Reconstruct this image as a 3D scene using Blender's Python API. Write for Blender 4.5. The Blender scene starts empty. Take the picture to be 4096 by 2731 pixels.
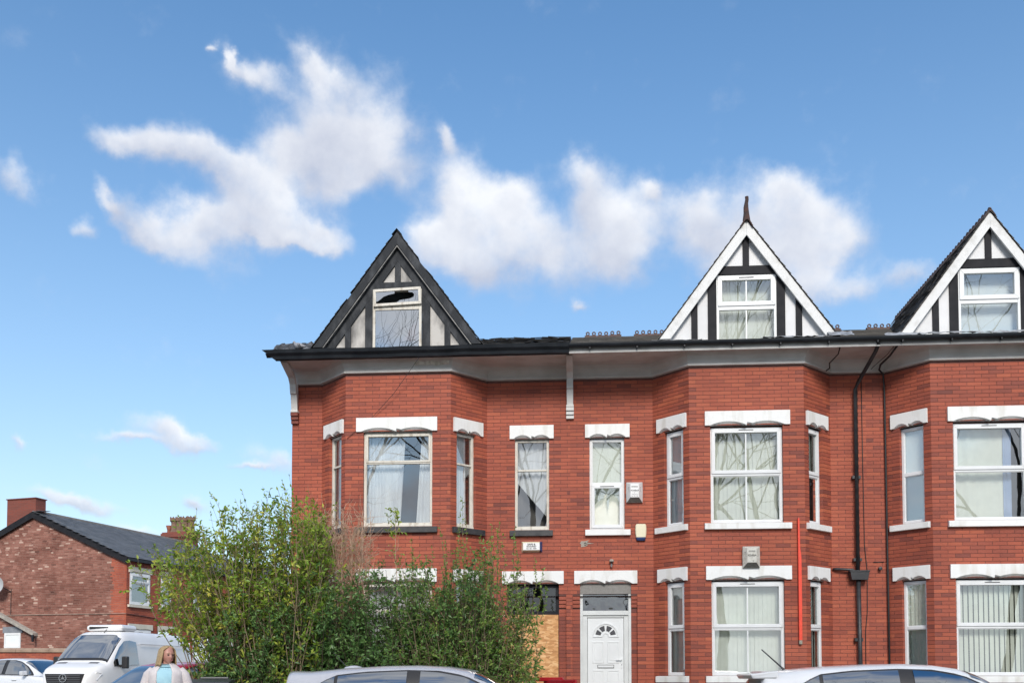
import bpy, bmesh, math, random
import numpy as np
from mathutils import Matrix, Vector
random.seed(7); np.random.seed(7)
R = math.radians
scene = bpy.context.scene
COL = scene.collection

# ------------------------------------------------------------------ camera, sky, sun, exposure
cam_data = bpy.data.cameras.new('camera')
cam = bpy.data.objects.new('camera', cam_data); COL.objects.link(cam)
cam.location = (0, 0, 1.35); cam.rotation_euler = (R(92.5), 0, 0)
cam_data.sensor_width = 36; cam_data.lens = 35.156
cam_data.shift_y = 0.2831
cam_data.clip_end = 2000
scene.camera = cam
scene.render.resolution_x = 1024; scene.render.resolution_y = 682
scene.view_settings.view_transform = 'Standard'; scene.view_settings.look = 'None'
scene.view_settings.exposure = 0.78; scene.view_settings.gamma = 1
scene.view_settings.use_curve_mapping = False

SUN_EL, SUN_AZ = 33, 178          # degrees; azimuth clockwise from +Y: behind the camera
sd = Vector((math.sin(R(SUN_AZ))*math.cos(R(SUN_EL)), math.cos(R(SUN_AZ))*math.cos(R(SUN_EL)), math.sin(R(SUN_EL))))
sun_data = bpy.data.lights.new('sun', 'SUN'); sun_data.energy = 2.1; sun_data.angle = R(18); sun_data.color = (1, .94, .86)
sun = bpy.data.objects.new('sun', sun_data); COL.objects.link(sun)
sun.rotation_euler = sd.to_track_quat('Z', 'Y').to_euler(); sun.location = (0, -10, 30)

# clouds: azimuth, elevation, half length, half height, tilt, all in degrees
CLOUDS = [(-9.8, 29.4, 3.16, 2.42, 0), (-11.7, 31.2, 1.13, 0.79, -30), (-14.8, 30.6, 1.32, 0.6, -18), (-8.3, 27.9, 2.04, 1.53, 0), (-10.5, 26.5, 1.28, 1.35, -60), (-12.6, 27.2, 1.66, 1.13, -20), (-21.8, 26.7, 1.47, 0.72, -15), (-19.7, 26.8, 1.67, 0.77, -10), (-17.6, 26.8, 1.77, 1.03, -25), (-15.4, 25.9, 1.98, 1.35, -35), (-13.6, 24.9, 2.39, 1.26, -30), (-11.2, 24.1, 1.71, 0.63, -15), (-14.8, 23.9, 2.31, 1.06, 0), (-22.8, 24.2, 0.4, 0.95, 30), (-20.9, 23.2, 1.72, 0.74, -35), (-18.8, 22.9, 1.82, 1.07, -20), (-17.5, 23.9, 1.31, 0.85, 0), (-26.8, 24.4, 1.1, 0.79, -25), (-23.7, 22.8, 0.61, 0.53, 30), (-16.9, 31.8, 0.26, 0.2, 0), (-15.9, 31.3, 0.21, 0.59, 20), (-12.0, 23.3, 2.02, 0.43, -5), (-3.1, 26.3, 1.42, 1.5, -20), (-0.3, 26.4, 1.1, 1.16, 0), (-1.4, 24.3, 2.9, 2.08, -20), (1.5, 23.4, 3.31, 1.81, -20), (-3.0, 22.7, 2.13, 1.26, 0), (4.1, 26.6, 0.97, 1.22, 20), (5.7, 25.0, 1.57, 2.07, -30), (6.7, 23.2, 1.86, 1.54, 0), (10.1, 24.6, 1.44, 1.24, 0), (12.8, 24.5, 2.63, 2.07, 0), (15.6, 25.5, 1.17, 1.17, 0), (17.4, 24.1, 2.11, 1.67, -20), (14.1, 22.5, 2.94, 1.4, 0), (18.2, 22.7, 1.47, 1.19, 0), (19.0, 20.3, 1.22, 0.86, 0), (17.1, 20.9, 1.21, 0.99, 0), (22.0, 20.8, 1.28, 0.71, 0), (-3.8, 28.6, 0.51, 0.53, 0), (7.7, 26.4, 0.58, 0.54, 0), (4.1, 20.5, 0.46, 0.28, 0), (-5.0, 23.6, 1.19, 0.84, 0), (-19.4, 12.8, 1.76, 0.63, -5), (-20.9, 12.1, 1.84, 0.28, 0), (-18.1, 12.5, 1.41, 0.52, -10), (-13.4, 11.7, 1.7, 0.56, -8), (-15.0, 11.2, 1.28, 0.24, 0), (-24.4, 9.2, 1.57, 0.56, -10), (-23.0, 8.9, 1.93, 0.32, -8), (-20.3, 7.8, 1.29, 0.34, -5), (-17.8, 9.2, 0.79, 0.3, -20), (-26.3, 12.0, 0.39, 0.28, -15)]

def make_world():
    w = bpy.data.worlds.new('World'); scene.world = w; w.use_nodes = True
    nt = w.node_tree; N = nt.nodes; Lk = nt.links; N.clear()
    out = N.new('ShaderNodeOutputWorld'); bg = N.new('ShaderNodeBackground'); Lk.new(bg.outputs[0], out.inputs[0])
    bg.inputs[1].default_value = 0.092
    sky = N.new('ShaderNodeTexSky'); sky.sky_type = 'NISHITA'; sky.sun_disc = False
    sky.sun_elevation = R(SUN_EL); sky.sun_rotation = R(SUN_AZ)
    sky.air_density = 1.0; sky.dust_density = 0.2; sky.ozone_density = 1.5; sky.altitude = 50
    tc = N.new('ShaderNodeTexCoord')
    def vm(op, a, b=None):
        n = N.new('ShaderNodeVectorMath'); n.operation = op
        for i, q in enumerate((a, b)):
            if q is None: continue
            if hasattr(q, 'is_output'): Lk.new(q, n.inputs[i])
            else: n.inputs[i].default_value = q
        return n.outputs['Value'] if op in ('DOT_PRODUCT', 'LENGTH') else n.outputs[0]
    def ma(op, a, b=None, c=None, clamp=False):
        n = N.new('ShaderNodeMath'); n.operation = op; n.use_clamp = clamp
        for i, q in enumerate((a, b, c)):
            if q is None: continue
            if hasattr(q, 'is_output'): Lk.new(q, n.inputs[i])
            else: n.inputs[i].default_value = q
        return n.outputs[0]
    def noise(vec, scale, detail, rough=.55, col=False):
        n = N.new('ShaderNodeTexNoise'); n.inputs['Scale'].default_value = scale; n.inputs['Detail'].default_value = detail
        n.inputs['Roughness'].default_value = rough; Lk.new(vec, n.inputs['Vector'])
        return n.outputs['Color'] if col else n.outputs['Fac']
    d0 = vm('NORMALIZE', tc.outputs['Generated'])
    w1 = vm('SCALE', vm('SUBTRACT', noise(d0, 11, 3, .5, True), (.5, .5, .5))); w1.node.inputs['Scale'].default_value = .050
    w2 = vm('SCALE', vm('SUBTRACT', noise(d0, 42, 4, .6, True), (.5, .5, .5))); w2.node.inputs['Scale'].default_value = .022
    d = vm('ADD', vm('ADD', d0, w1), w2)
    front = ma('GREATER_THAN', vm('DOT_PRODUCT', d0, (0, 1, 0)), 0.0)
    tot = None; up = None
    for az, el, a, b, ang in CLOUDS:
        a *= 1.02; b *= 1.04
        az, el = R(az), R(el)
        c = Vector((math.sin(az)*math.cos(el), math.cos(az)*math.cos(el), math.sin(el)))
        e1 = Vector((math.cos(az), -math.sin(az), 0)); e2 = e1.cross(c)*1.0
        if e2.z < 0: e2 = -e2
        ca, sa = math.cos(R(ang)), math.sin(R(ang))
        u = (e1*ca + e2*sa)/R(a); v = (-e1*sa + e2*ca)/R(b)
        du = vm('DOT_PRODUCT', d, u); dv = vm('DOT_PRODUCT', d, v)
        g = ma('POWER', math.exp(-1), ma('MULTIPLY_ADD', du, du, ma('MULTIPLY', dv, dv)))
        tot = g if tot is None else ma('ADD', tot, g)
        t2 = ma('MULTIPLY', g, dv); up = t2 if up is None else ma('ADD', up, t2)
    lift = ma('DIVIDE', up, ma('ADD', tot, .05))
    n3 = noise(d0, 25, 6.5, .57)
    tot = ma('MULTIPLY', ma('MINIMUM', tot, 1.25), front)
    dens = ma('MULTIPLY_ADD', ma('SUBTRACT', n3, .5), 1.5, tot)
    # denser cloud added outside the view, to whiten reflections in the glass
    flat = vm('MULTIPLY', d0, (1, 1, 1.7))
    gen = noise(vm('ADD', flat, (3.1, 1.7, .4)), 3.4, 7, .58)
    off = ma('SUBTRACT', 1.0, ma('MULTIPLY', ma('SUBTRACT', vm('DOT_PRODUCT', d0, Vector((0, .93, .37)).normalized()), .74), 9.0, clamp=True))
    off.node.use_clamp = True
    gen = ma('MULTIPLY', ma('MULTIPLY', ma('SUBTRACT', gen, .36), 6.0), off)
    dens2 = ma('MAXIMUM', dens, gen)
    mr = N.new('ShaderNodeMapRange'); mr.interpolation_type = 'SMOOTHSTEP'
    mr.inputs[1].default_value = .12; mr.inputs[2].default_value = 1.40; Lk.new(dens2, mr.inputs[0])
    alpha = mr.outputs[0]
    sh = ma('MULTIPLY_ADD', lift, .62, ma('MULTIPLY_ADD', ma('SUBTRACT', noise(d0, 16, 5), .5), 1.7, .50))
    shr = N.new('ShaderNodeMapRange'); shr.inputs[1].default_value = 0.; shr.inputs[2].default_value = 1.0; Lk.new(sh, shr.inputs[0])
    cc = N.new('ShaderNodeMix'); cc.data_type = 'RGBA'; Lk.new(shr.outputs[0], cc.inputs[0])
    cc.inputs[6].default_value = (3.75, 4.0, 4.75, 1); cc.inputs[7].default_value = (6.4, 6.5, 6.7, 1)
    hs = N.new('ShaderNodeHueSaturation'); hs.inputs['Saturation'].default_value = 1.42; hs.inputs['Value'].default_value = 1.10
    Lk.new(sky.outputs[0], hs.inputs['Color'])
    elv = vm('DOT_PRODUCT', d0, (0, 0, 1)); hz = N.new('ShaderNodeMix'); hz.data_type = 'RGBA'
    hf = ma('MULTIPLY', ma('POWER', math.exp(-1), ma('DIVIDE', ma('MAXIMUM', elv, 0.), .29)), .97)
    Lk.new(hf, hz.inputs[0]); Lk.new(hs.outputs[0], hz.inputs[6]); hz.inputs[7].default_value = (5.0, 6.0, 6.75, 1)
    mx = N.new('ShaderNodeMix'); mx.data_type = 'RGBA'
    Lk.new(ma('MULTIPLY', alpha, .93), mx.inputs[0]); Lk.new(hz.outputs[2], mx.inputs[6]); Lk.new(cc.outputs[2], mx.inputs[7])
    Lk.new(mx.outputs[2], bg.inputs[0])
make_world()
scene.world.cycles.sampling_method = 'MANUAL'; scene.world.cycles.sample_map_resolution = 256

# ------------------------------------------------------------------ materials
def mk(name, c1, c2=None, scale=4., rough=.6, bump=0., bscale=60., stretch=(1, 1, 1), metal=0., spec=.5, tone=None, detail=6, lo=.35, hi=.65, coat=0.):
    """Principled material; c1-c2 mixed by world-space noise; tone = colour stops driven by the face attribute 'tone'."""
    m = bpy.data.materials.new(name); m.use_nodes = True
    nt = m.node_tree; N = nt.nodes; L = nt.links
    p = N['Principled BSDF']; p.inputs['Roughness'].default_value = rough; p.inputs['Metallic'].default_value = metal
    p.inputs['Specular IOR Level'].default_value = spec; p.inputs['Coat Weight'].default_value = coat
    geo = N.new('ShaderNodeNewGeometry'); mp = N.new('ShaderNodeMapping'); mp.inputs['Scale'].default_value = stretch
    L.new(geo.outputs['Position'], mp.inputs[0])
    col = None
    if tone:
        at = N.new('ShaderNodeAttribute'); at.attribute_name = 'tone'
        rp = N.new('ShaderNodeValToRGB'); L.new(at.outputs['Fac'], rp.inputs[0])
        el = rp.color_ramp.elements
        while len(el) < len(tone): el.new(.5)
        for e, (ps, c) in zip(el, tone): e.position = ps; e.color = (*c, 1)
        col = rp.outputs[0]
    if c2 is not None:
        nz = N.new('ShaderNodeTexNoise'); nz.inputs['Scale'].default_value = scale; nz.inputs['Detail'].default_value = detail
        L.new(mp.outputs[0], nz.inputs['Vector'])
        mr = N.new('ShaderNodeMapRange'); mr.inputs[1].default_value = lo; mr.inputs[2].default_value = hi; L.new(nz.outputs[0], mr.inputs[0])
        mx = N.new('ShaderNodeMix'); mx.data_type = 'RGBA'; L.new(mr.outputs[0], mx.inputs[0])
        if tone:
            mx.blend_type = 'MULTIPLY'; L.new(col, mx.inputs[6]); mx.inputs[7].default_value = (*c2, 1)
        else:
            mx.inputs[6].default_value = (*c1, 1); mx.inputs[7].default_value = (*c2, 1)
        col = mx.outputs[2]
    if col is None: p.inputs['Base Color'].default_value = (*c1, 1)
    else: L.new(col, p.inputs['Base Color'])
    if bump:
        nb = N.new('ShaderNodeTexNoise'); nb.inputs['Scale'].default_value = bscale; nb.inputs['Detail'].default_value = 4
        L.new(mp.outputs[0], nb.inputs['Vector'])
        bp = N.new('ShaderNodeBump'); bp.inputs['Strength'].default_value = bump; bp.inputs['Distance'].default_value = .01
        L.new(nb.outputs[0], bp.inputs['Height']); L.new(bp.outputs[0], p.inputs['Normal'])
    return m

def glass_mat(name, tint=(.94, .97, .96), refl=.30, wob=.02, rough=0.0, wscale=1.6):
    m = bpy.data.materials.new(name); m.use_nodes = True
    nt = m.node_tree; N = nt.nodes; L = nt.links; N.clear()
    out = N.new('ShaderNodeOutputMaterial'); mix = N.new('ShaderNodeMixShader'); tr = N.new('ShaderNodeBsdfTransparent'); gl = N.new('ShaderNodeBsdfGlossy')
    tr.inputs[0].default_value = (*tint, 1); gl.inputs['Roughness'].default_value = rough; gl.inputs[0].default_value = (.95, .97, .97, 1)
    lw = N.new('ShaderNodeLayerWeight'); lw.inputs[0].default_value = .25
    mr = N.new('ShaderNodeMapRange'); mr.inputs[3].default_value = refl; mr.inputs[4].default_value = 1.0; L.new(lw.outputs['Fresnel'], mr.inputs[0])
    L.new(mr.outputs[0], mix.inputs[0]); L.new(tr.outputs[0], mix.inputs[1]); L.new(gl.outputs[0], mix.inputs[2]); L.new(mix.outputs[0], out.inputs[0])
    if wob:
        geo = N.new('ShaderNodeNewGeometry'); nz = N.new('ShaderNodeTexNoise'); nz.inputs['Scale'].default_value = wscale; nz.inputs['Detail'].default_value = 1.5
        L.new(geo.outputs['Position'], nz.inputs['Vector'])
        bp = N.new('ShaderNodeBump'); bp.inputs['Strength'].default_value = wob; bp.inputs['Distance'].default_value = .05
        L.new(nz.outputs[0], bp.inputs['Height']); L.new(bp.outputs[0], gl.inputs['Normal'])
    return m

BRICK_STOPS = [(0., (.10, .042, .040)), (.3, (.25, .074, .054)), (.6, (.41, .105, .062)), (1., (.54, .155, .080))]
M = {}
M['brick'] = mk('pressed_red_brick', None, (.80, .77, .77), .85, .66, .35, 90, tone=BRICK_STOPS, spec=.3)
M['mortar'] = mk('dark_red_mortar', (.12, .05, .042), (.16, .07, .058), 9, .9)
M['rough_brick'] = mk('rough_common_brick', None, (.62, .56, .55), 1.1, .9, .8, 45, tone=[(0., (.14, .068, .055)), (.4, (.29, .125, .095)), (.75, (.41, .21, .165)), (1., (.62, .45, .37))], spec=.2)
M['rough_mortar'] = mk('sandy_mortar', (.27, .18, .145), (.38, .27, .22), 5, .95)
M['white_stone'] = mk('white_painted_stone', (.80, .81, .80), (.56, .54, .48), 3.2, .6, .15, 40, stretch=(1.6, 1, .35), lo=.5, hi=.82)
M['cream_stone'] = mk('cream_painted_stone', (.70, .66, .55), (.60, .56, .46), 3, .6)
M['upvc'] = mk('white_plastic_frame', (.78, .80, .81), (.72, .74, .75), 3, .32)
M['old_white'] = mk('flaking_white_paint', (.66, .63, .56), (.40, .35, .28), 14, .6, .4, 60, stretch=(1, 1, .25), lo=.5, hi=.75)
M['black_sill'] = mk('black_painted_sill', (.022, .024, .027), (.05, .05, .052), 8, .5, .2)
M['dirty_white'] = mk('grimy_eaves_paint', (.62, .615, .60), (.47, .46, .44), 2.2, .65, .2, 30, stretch=(1, 1, 1), lo=.4, hi=.75)
M['clean_white'] = mk('white_barge_board', (.70, .71, .71), (.50, .50, .48), 5, .55, .1, lo=.5, hi=.82)
M['render_white'] = mk('white_panel', (.74, .75, .77), (.66, .67, .68), 2, .55)
M['sooty_panel'] = mk('smoke_stained_panel', (.52, .50, .47), (.17, .165, .16), 2.6, .75, .15, stretch=(1.6, 1, .7), lo=.42, hi=.66)
M['black_timber'] = mk('black_painted_timber', (.013, .014, .018), (.022, .022, .026), 5, .65, spec=.2)
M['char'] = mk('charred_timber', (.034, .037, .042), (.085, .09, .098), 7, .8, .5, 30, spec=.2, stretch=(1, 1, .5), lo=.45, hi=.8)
M['gutter'] = mk('black_gutter', (.010, .013, .018), (.02, .024, .03), 4, .45, spec=.3)
M['pipe'] = mk('black_pipe_paint', (.018, .020, .024), (.04, .042, .046), 6, .45)
M['slate'] = mk('grey_slate', None, (.72, .72, .70), 3, .55, .3, 40, tone=[(0., (.060, .058, .058)), (.5, (.11, .105, .10)), (1., (.18, .17, .16))])
M['burnt_slate'] = mk('sooty_slate', None, (.6, .6, .6), 2, .6, .3, 40, tone=[(0., (.012, .012, .014)), (.5, (.03, .031, .034)), (1., (.09, .09, .092))])
M['ridge'] = mk('terracotta_ridge', (.115, .066, .052), (.07, .048, .042), 6, .8, .4)
M['lead'] = mk('crumpled_lead', (.38, .40, .43), (.19, .20, .215), 7, .5, .5, 30)
M['felt'] = mk('torn_roofing_felt', (.045, .047, .052), (.25, .26, .28), 5, .6, .5, 20, lo=.5, hi=.75)
M['glass'] = glass_mat('window_glass', refl=.27, wob=.02)
M['old_glass'] = glass_mat('old_window_glass', tint=(.90, .92, .92), refl=.24, wob=.025, wscale=1.5)
M['dark_glass'] = glass_mat('smoke_dark_glass', tint=(.10, .11, .13), refl=.10, wob=.1)
M['fan_glass'] = glass_mat('fanlight_glass', tint=(.12, .16, .18), refl=.24, wob=.35, wscale=3)
M['net'] = mk('white_net_curtain', (.76, .78, .79), (.62, .64, .66), 3, .9, stretch=(3, 1, .4))
M['blind'] = mk('pale_blind_fabric', (.80, .82, .74), (.74, .76, .68), 5, .85)
M['blind_white'] = mk('white_blind_fabric', (.80, .84, .84), (.74, .79, .80), 3, .85)
M['blue_curtain'] = mk('blue_curtain_fabric', (.35, .45, .68), (.28, .38, .60), 4, .9)
M['inside'] = mk('dim_interior_wall', (.16, .15, .14), (.11, .10, .10), 2, .9)
M['soot'] = mk('burnt_interior', (.012, .012, .013), (.03, .03, .03), 3, .9)
M['door'] = mk('white_plastic_door', (.78, .80, .80), (.73, .75, .75), 2, .35)
M['door_frame'] = mk('pale_door_frame', (.68, .70, .69), (.60, .62, .61), 3, .45)
M['header'] = mk('grey_header_panel', (.27, .26, .245), (.23, .22, .205), 30, .8, .2, 120)
M['chrome'] = mk('brushed_steel', (.6, .6, .6), None, rough=.25, metal=1.)
M['rubber'] = mk('black_rubber', (.012, .012, .013), None, rough=.6)
M['alarm_white'] = mk('alarm_plastic', (.66, .66, .66), (.60, .60, .60), 8, .45)
M['alarm_grimy'] = mk('grimy_alarm_plastic', (.58, .57, .52), (.38, .37, .31), 14, .55, lo=.45, hi=.75)
M['alarm_base'] = mk('grey_alarm_underside', (.20, .195, .18), (.12, .12, .11), 30, .6)
M['cream'] = mk('cream_plastic', (.78, .73, .54), (.74, .69, .50), 10, .4)
M['blue'] = mk('blue_plastic', (.035, .065, .18), (.03, .05, .14), 10, .3)
M['ink'] = mk('dark_print', (.03, .03, .035), None, rough=.6)
M['label'] = mk('white_label', (.82, .82, .81), None, rough=.5)
M['red_plank'] = mk('orange_red_paint', (.86, .075, .035), (.78, .06, .03), 8, .45)
M['wood_end'] = mk('bare_wood', (.38, .36, .30), (.28, .26, .2), 40, .8)
M['plaster'] = mk('grey_mortar_patch', (.42, .38, .33), (.3, .26, .22), 30, .9, .5)
M['cable'] = mk('dark_cable', (.02, .02, .022), None, rough=.6)
M['terracotta'] = mk('buff_clay_pot', (.24, .145, .095), (.15, .10, .075), 8, .85)
M['red_clay'] = mk('red_clay_pot', (.28, .09, .05), (.20, .065, .04), 8, .8)

def osb_mat():
    m = bpy.data.materials.new('strand_board'); m.use_nodes = True
    nt = m.node_tree; N = nt.nodes; L = nt.links; p = N['Principled BSDF']; p.inputs['Roughness'].default_value = .75
    geo = N.new('ShaderNodeNewGeometry')
    cols = []
    for rot, sc in ((.6, 1), (-.8, 1.2), (1.9, .8)):
        mp = N.new('ShaderNodeMapping'); mp.inputs['Rotation'].default_value = (0, rot, 0); mp.inputs['Scale'].default_value = (11*sc, 11, 30*sc)
        L.new(geo.outputs['Position'], mp.inputs[0])
        v = N.new('ShaderNodeTexVoronoi'); v.inputs['Scale'].default_value = 1.; L.new(mp.outputs[0], v.inputs['Vector'])
        s = N.new('ShaderNodeSeparateColor'); L.new(v.outputs['Color'], s.inputs[0]); cols.append(s.outputs[0])
    a = N.new('ShaderNodeMath'); a.operation = 'MAXIMUM'; L.new(cols[0], a.inputs[0]); L.new(cols[1], a.inputs[1])
    b = N.new('ShaderNodeMath'); b.operation = 'MULTIPLY'; L.new(a.outputs[0], b.inputs[0]); L.new(cols[2], b.inputs[1])
    rp = N.new('ShaderNodeValToRGB'); L.new(b.outputs[0], rp.inputs[0])
    el = rp.color_ramp.elements; el.new(.5)
    for e, (q, c) in zip(el, [(0., (.46, .22, .085)), (.35, (.64, .33, .13)), (1., (.84, .56, .29))]): e.position = q; e.color = (*c, 1)
    L.new(rp.outputs[0], p.inputs['Base Color'])
    return m
M['osb'] = osb_mat()

def brick_tex(name, c1, c2, mortar, sx=.27, sz=.0745):
    """for walls that the photograph does not show"""
    m = bpy.data.materials.new(name); m.use_nodes = True
    nt = m.node_tree; N = nt.nodes; L = nt.links; p = N['Principled BSDF']; p.inputs['Roughness'].default_value = .8
    geo = N.new('ShaderNodeNewGeometry'); sp = N.new('ShaderNodeSeparateXYZ'); L.new(geo.outputs['Position'], sp.inputs[0])
    ad = N.new('ShaderNodeMath'); L.new(sp.outputs[0], ad.inputs[0]); L.new(sp.outputs[1], ad.inputs[1])
    cb = N.new('ShaderNodeCombineXYZ'); L.new(ad.outputs[0], cb.inputs[0]); L.new(sp.outputs[2], cb.inputs[1])
    b = N.new('ShaderNodeTexBrick'); L.new(cb.outputs[0], b.inputs['Vector']); b.inputs['Scale'].default_value = 1
    b.inputs['Brick Width'].default_value = sx; b.inputs['Row Height'].default_value = sz; b.inputs['Mortar Size'].default_value = .006
    b.inputs['Color1'].default_value = (*c1, 1); b.inputs['Color2'].default_value = (*c2, 1); b.inputs['Mortar'].default_value = (*mortar, 1)
    L.new(b.outputs[0], p.inputs['Base Color'])
    return m
M['plain_brick'] = brick_tex('side_wall_brick', (.20, .042, .024), (.14, .035, .022), (.09, .035, .028))

# ------------------------------------------------------------------ mesh helpers
def link(o, parent=None):
    COL.objects.link(o)
    if parent is not None: o.parent = parent
    return o
def tag(o, label=None, cat=None, group=None, kind=None):
    for k, v in (('label', label), ('category', cat), ('group', group), ('kind', kind)):
        if v: o[k] = v
    return o
def thing(name, label, cat, loc=(0, 0, 0), rz=0., group=None):
    o = bpy.data.objects.new(name, None); o.empty_display_size = .1; o.location = loc; o.rotation_euler = (0, 0, rz)
    link(o); return tag(o, label, cat, group)

class MB:
    def __init__(s): s.v = []; s.f = []; s.t = []
    def add(s, vs, fs, tone=.5):
        n = len(s.v); s.v += [tuple(v) for v in vs]; s.f += [tuple(i+n for i in f) for f in fs]; s.t += [tone]*len(fs); return s
    def box(s, x0, x1, y0, y1, z0, z1, tone=.5, back=True):
        vs = [(x0, y0, z0), (x1, y0, z0), (x1, y1, z0), (x0, y1, z0), (x0, y0, z1), (x1, y0, z1), (x1, y1, z1), (x0, y1, z1)]
        fs = [(0, 1, 5, 4), (1, 2, 6, 5), (3, 0, 4, 7), (4, 5, 6, 7), (0, 3, 2, 1)]
        if back: fs.append((2, 3, 7, 6))
        return s.add(vs, fs, tone)
    def prism(s, poly, y0, y1, tone=.5):
        """polygon in (x, z) extruded from y0 to y1"""
        n = len(poly); vs = [(x, y0, z) for x, z in poly] + [(x, y1, z) for x, z in poly]
        fs = [tuple(range(n)), tuple(range(2*n-1, n-1, -1))] + [(i, i+n, (i+1) % n+n, (i+1) % n) for i in range(n)]
        return s.add(vs, fs, tone)
    def prism_x(s, poly, x0, x1, tone=.5):
        """polygon in (y, z) extruded along x"""
        n = len(poly); vs = [(x0, y, z) for y, z in poly] + [(x1, y, z) for y, z in poly]
        fs = [tuple(range(n)), tuple(range(2*n-1, n-1, -1))] + [(i, i+n, (i+1) % n+n, (i+1) % n) for i in range(n)]
        return s.add(vs, fs, tone)
    def ring(s, x0, x1, z0, z1, w, y0, y1, wb=None):
        """rectangular frame, mitred, of width w"""
        wb = w if wb is None else wb
        for poly in ([(x0, z0), (x1, z0), (x1-w, z0+wb), (x0+w, z0+wb)], [(x1, z0), (x1, z1), (x1-w, z1-w), (x1-w, z0+wb)],
                     [(x1, z1), (x0, z1), (x0+w, z1-w), (x1-w, z1-w)], [(x0, z1), (x0, z0), (x0+w, z0+wb), (x0+w, z1-w)]):
            s.prism(poly, y0, y1)
        return s
    def tube(s, path, r, n=8, tone=.5, cap=True, ref=(0, 0, 1)):
        path = [Vector(p) for p in path]; rs = r if isinstance(r, (list, tuple)) else [r]*len(path)
        base = len(s.v); ref = Vector(ref)
        for i, p in enumerate(path):
            t = (path[min(i+1, len(path)-1)]-path[max(i-1, 0)]).normalized()
            a = t.cross(ref if abs(t.dot(ref)) < .95 else Vector((1, 0, 0))).normalized(); b = t.cross(a)
            for k in range(n):
                q = p + (a*math.cos(2*math.pi*k/n)+b*math.sin(2*math.pi*k/n))*rs[i]; s.v.append(tuple(q))
        for i in range(len(path)-1):
            for k in range(n):
                s.f.append((base+i*n+k, base+i*n+(k+1) % n, base+(i+1)*n+(k+1) % n, base+(i+1)*n+k)); s.t.append(tone)
        if cap:
            s.f.append(tuple(base+k for k in range(n))); s.t.append(tone)
            e = base+(len(path)-1)*n; s.f.append(tuple(e+n-1-k for k in range(n))); s.t.append(tone)
        return s
    def lathe(s, prof, n=16, c=(0, 0, 0), tone=.5, axis='z'):
        base = len(s.v)
        for r, h in prof:
            for k in range(n):
                a = 2*math.pi*k/n; q = (r*math.cos(a), r*math.sin(a), h)
                if axis == 'y': q = (q[0], q[2], q[1])
                s.v.append((q[0]+c[0], q[1]+c[1], q[2]+c[2]))
        for i in range(len(prof)-1):
            for k in range(n):
                s.f.append((base+i*n+k, base+i*n+(k+1) % n, base+(i+1)*n+(k+1) % n, base+(i+1)*n+k)); s.t.append(tone)
        return s
    def grid(s, pts, tone=.5):
        """pts[i][j] -> quads"""
        base = len(s.v); n = len(pts[0])
        for row in pts: s.v += [tuple(p) for p in row]
        for i in range(len(pts)-1):
            for j in range(n-1):
                s.f.append((base+i*n+j, base+i*n+j+1, base+(i+1)*n+j+1, base+(i+1)*n+j)); s.t.append(tone)
        return s
    def mesh(s, name, mat, smooth=False):
        me = bpy.data.meshes.new(name); me.from_pydata(s.v, [], s.f); me.materials.append(mat)
        at = me.attributes.new('tone', 'FLOAT', 'FACE'); at.data.foreach_set('value', s.t)
        if smooth: me.polygons.foreach_set('use_smooth', [True]*len(me.polygons))
        me.update(); return me
    def build(s, name, mat, parent=None, T=None, smooth=False, bevel=0., label=None):
        if T is not None: s.v = [tuple(T @ Vector(p)) for p in s.v]
        me = s.mesh(name, mat, smooth)
        bm = bmesh.new(); bm.from_mesh(me); bmesh.ops.recalc_face_normals(bm, faces=bm.faces); bm.to_mesh(me); bm.free()
        o = bpy.data.objects.new(name, me); link(o, parent)
        if bevel:
            b = o.modifiers.new('bevel', 'BEVEL'); b.width = bevel; b.segments = 2; b.limit_method = 'ANGLE'
        if label: o['label'] = label
        return o

def sweep(path, prof, mb=None):
    """path: 2-D points (x, y) left to right; prof: (out, z) points, out towards the viewer (-y for a left-right run); mitred"""
    mb = mb or MB(); P = [Vector(p) for p in path]; rows = []
    for i, p in enumerate(P):
        ns = []
        if i > 0: t = (P[i]-P[i-1]).normalized(); ns.append(Vector((t.y, -t.x)))
        if i < len(P)-1: t = (P[i+1]-P[i]).normalized(); ns.append(Vector((t.y, -t.x)))
        n = sum(ns, Vector((0, 0))).normalized(); k = 1/max(.3, n.dot(ns[0]))
        rows.append([(p.x+n.x*o*k, p.y+n.y*o*k, z) for o, z in prof])
    return mb.grid(rows)

def text_mesh(body, size, mat, parent, T, name='lettering', sx=1., bold=0.):
    cu = bpy.data.curves.new('txt', 'FONT'); cu.body = body; cu.size = size; cu.align_x = 'CENTER'; cu.align_y = 'CENTER'; cu.offset = bold; cu.resolution_u = 3
    to = bpy.data.objects.new('txt', cu); COL.objects.link(to)
    dg = bpy.context.evaluated_depsgraph_get(); me = bpy.data.meshes.new_from_object(to.evaluated_get(dg))
    bpy.data.objects.remove(to); bpy.data.curves.remove(cu)
    me.transform(T @ Matrix.Diagonal((sx, 1, 1, 1))); me.materials.clear(); me.materials.append(mat)
    o = bpy.data.objects.new(name, me); return link(o, parent)
UPRIGHT = Matrix.Rotation(R(90), 4, 'X')     # text plane -> facing -y

def panel_matrix(P0, P1):
    t = (Vector(P1)-Vector(P0)).normalized()
    return Matrix(((t.x, -t.y, 0, P0[0]), (t.y, t.x, 0, P0[1]), (0, 0, 1, 0), (0, 0, 0, 1)))
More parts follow.
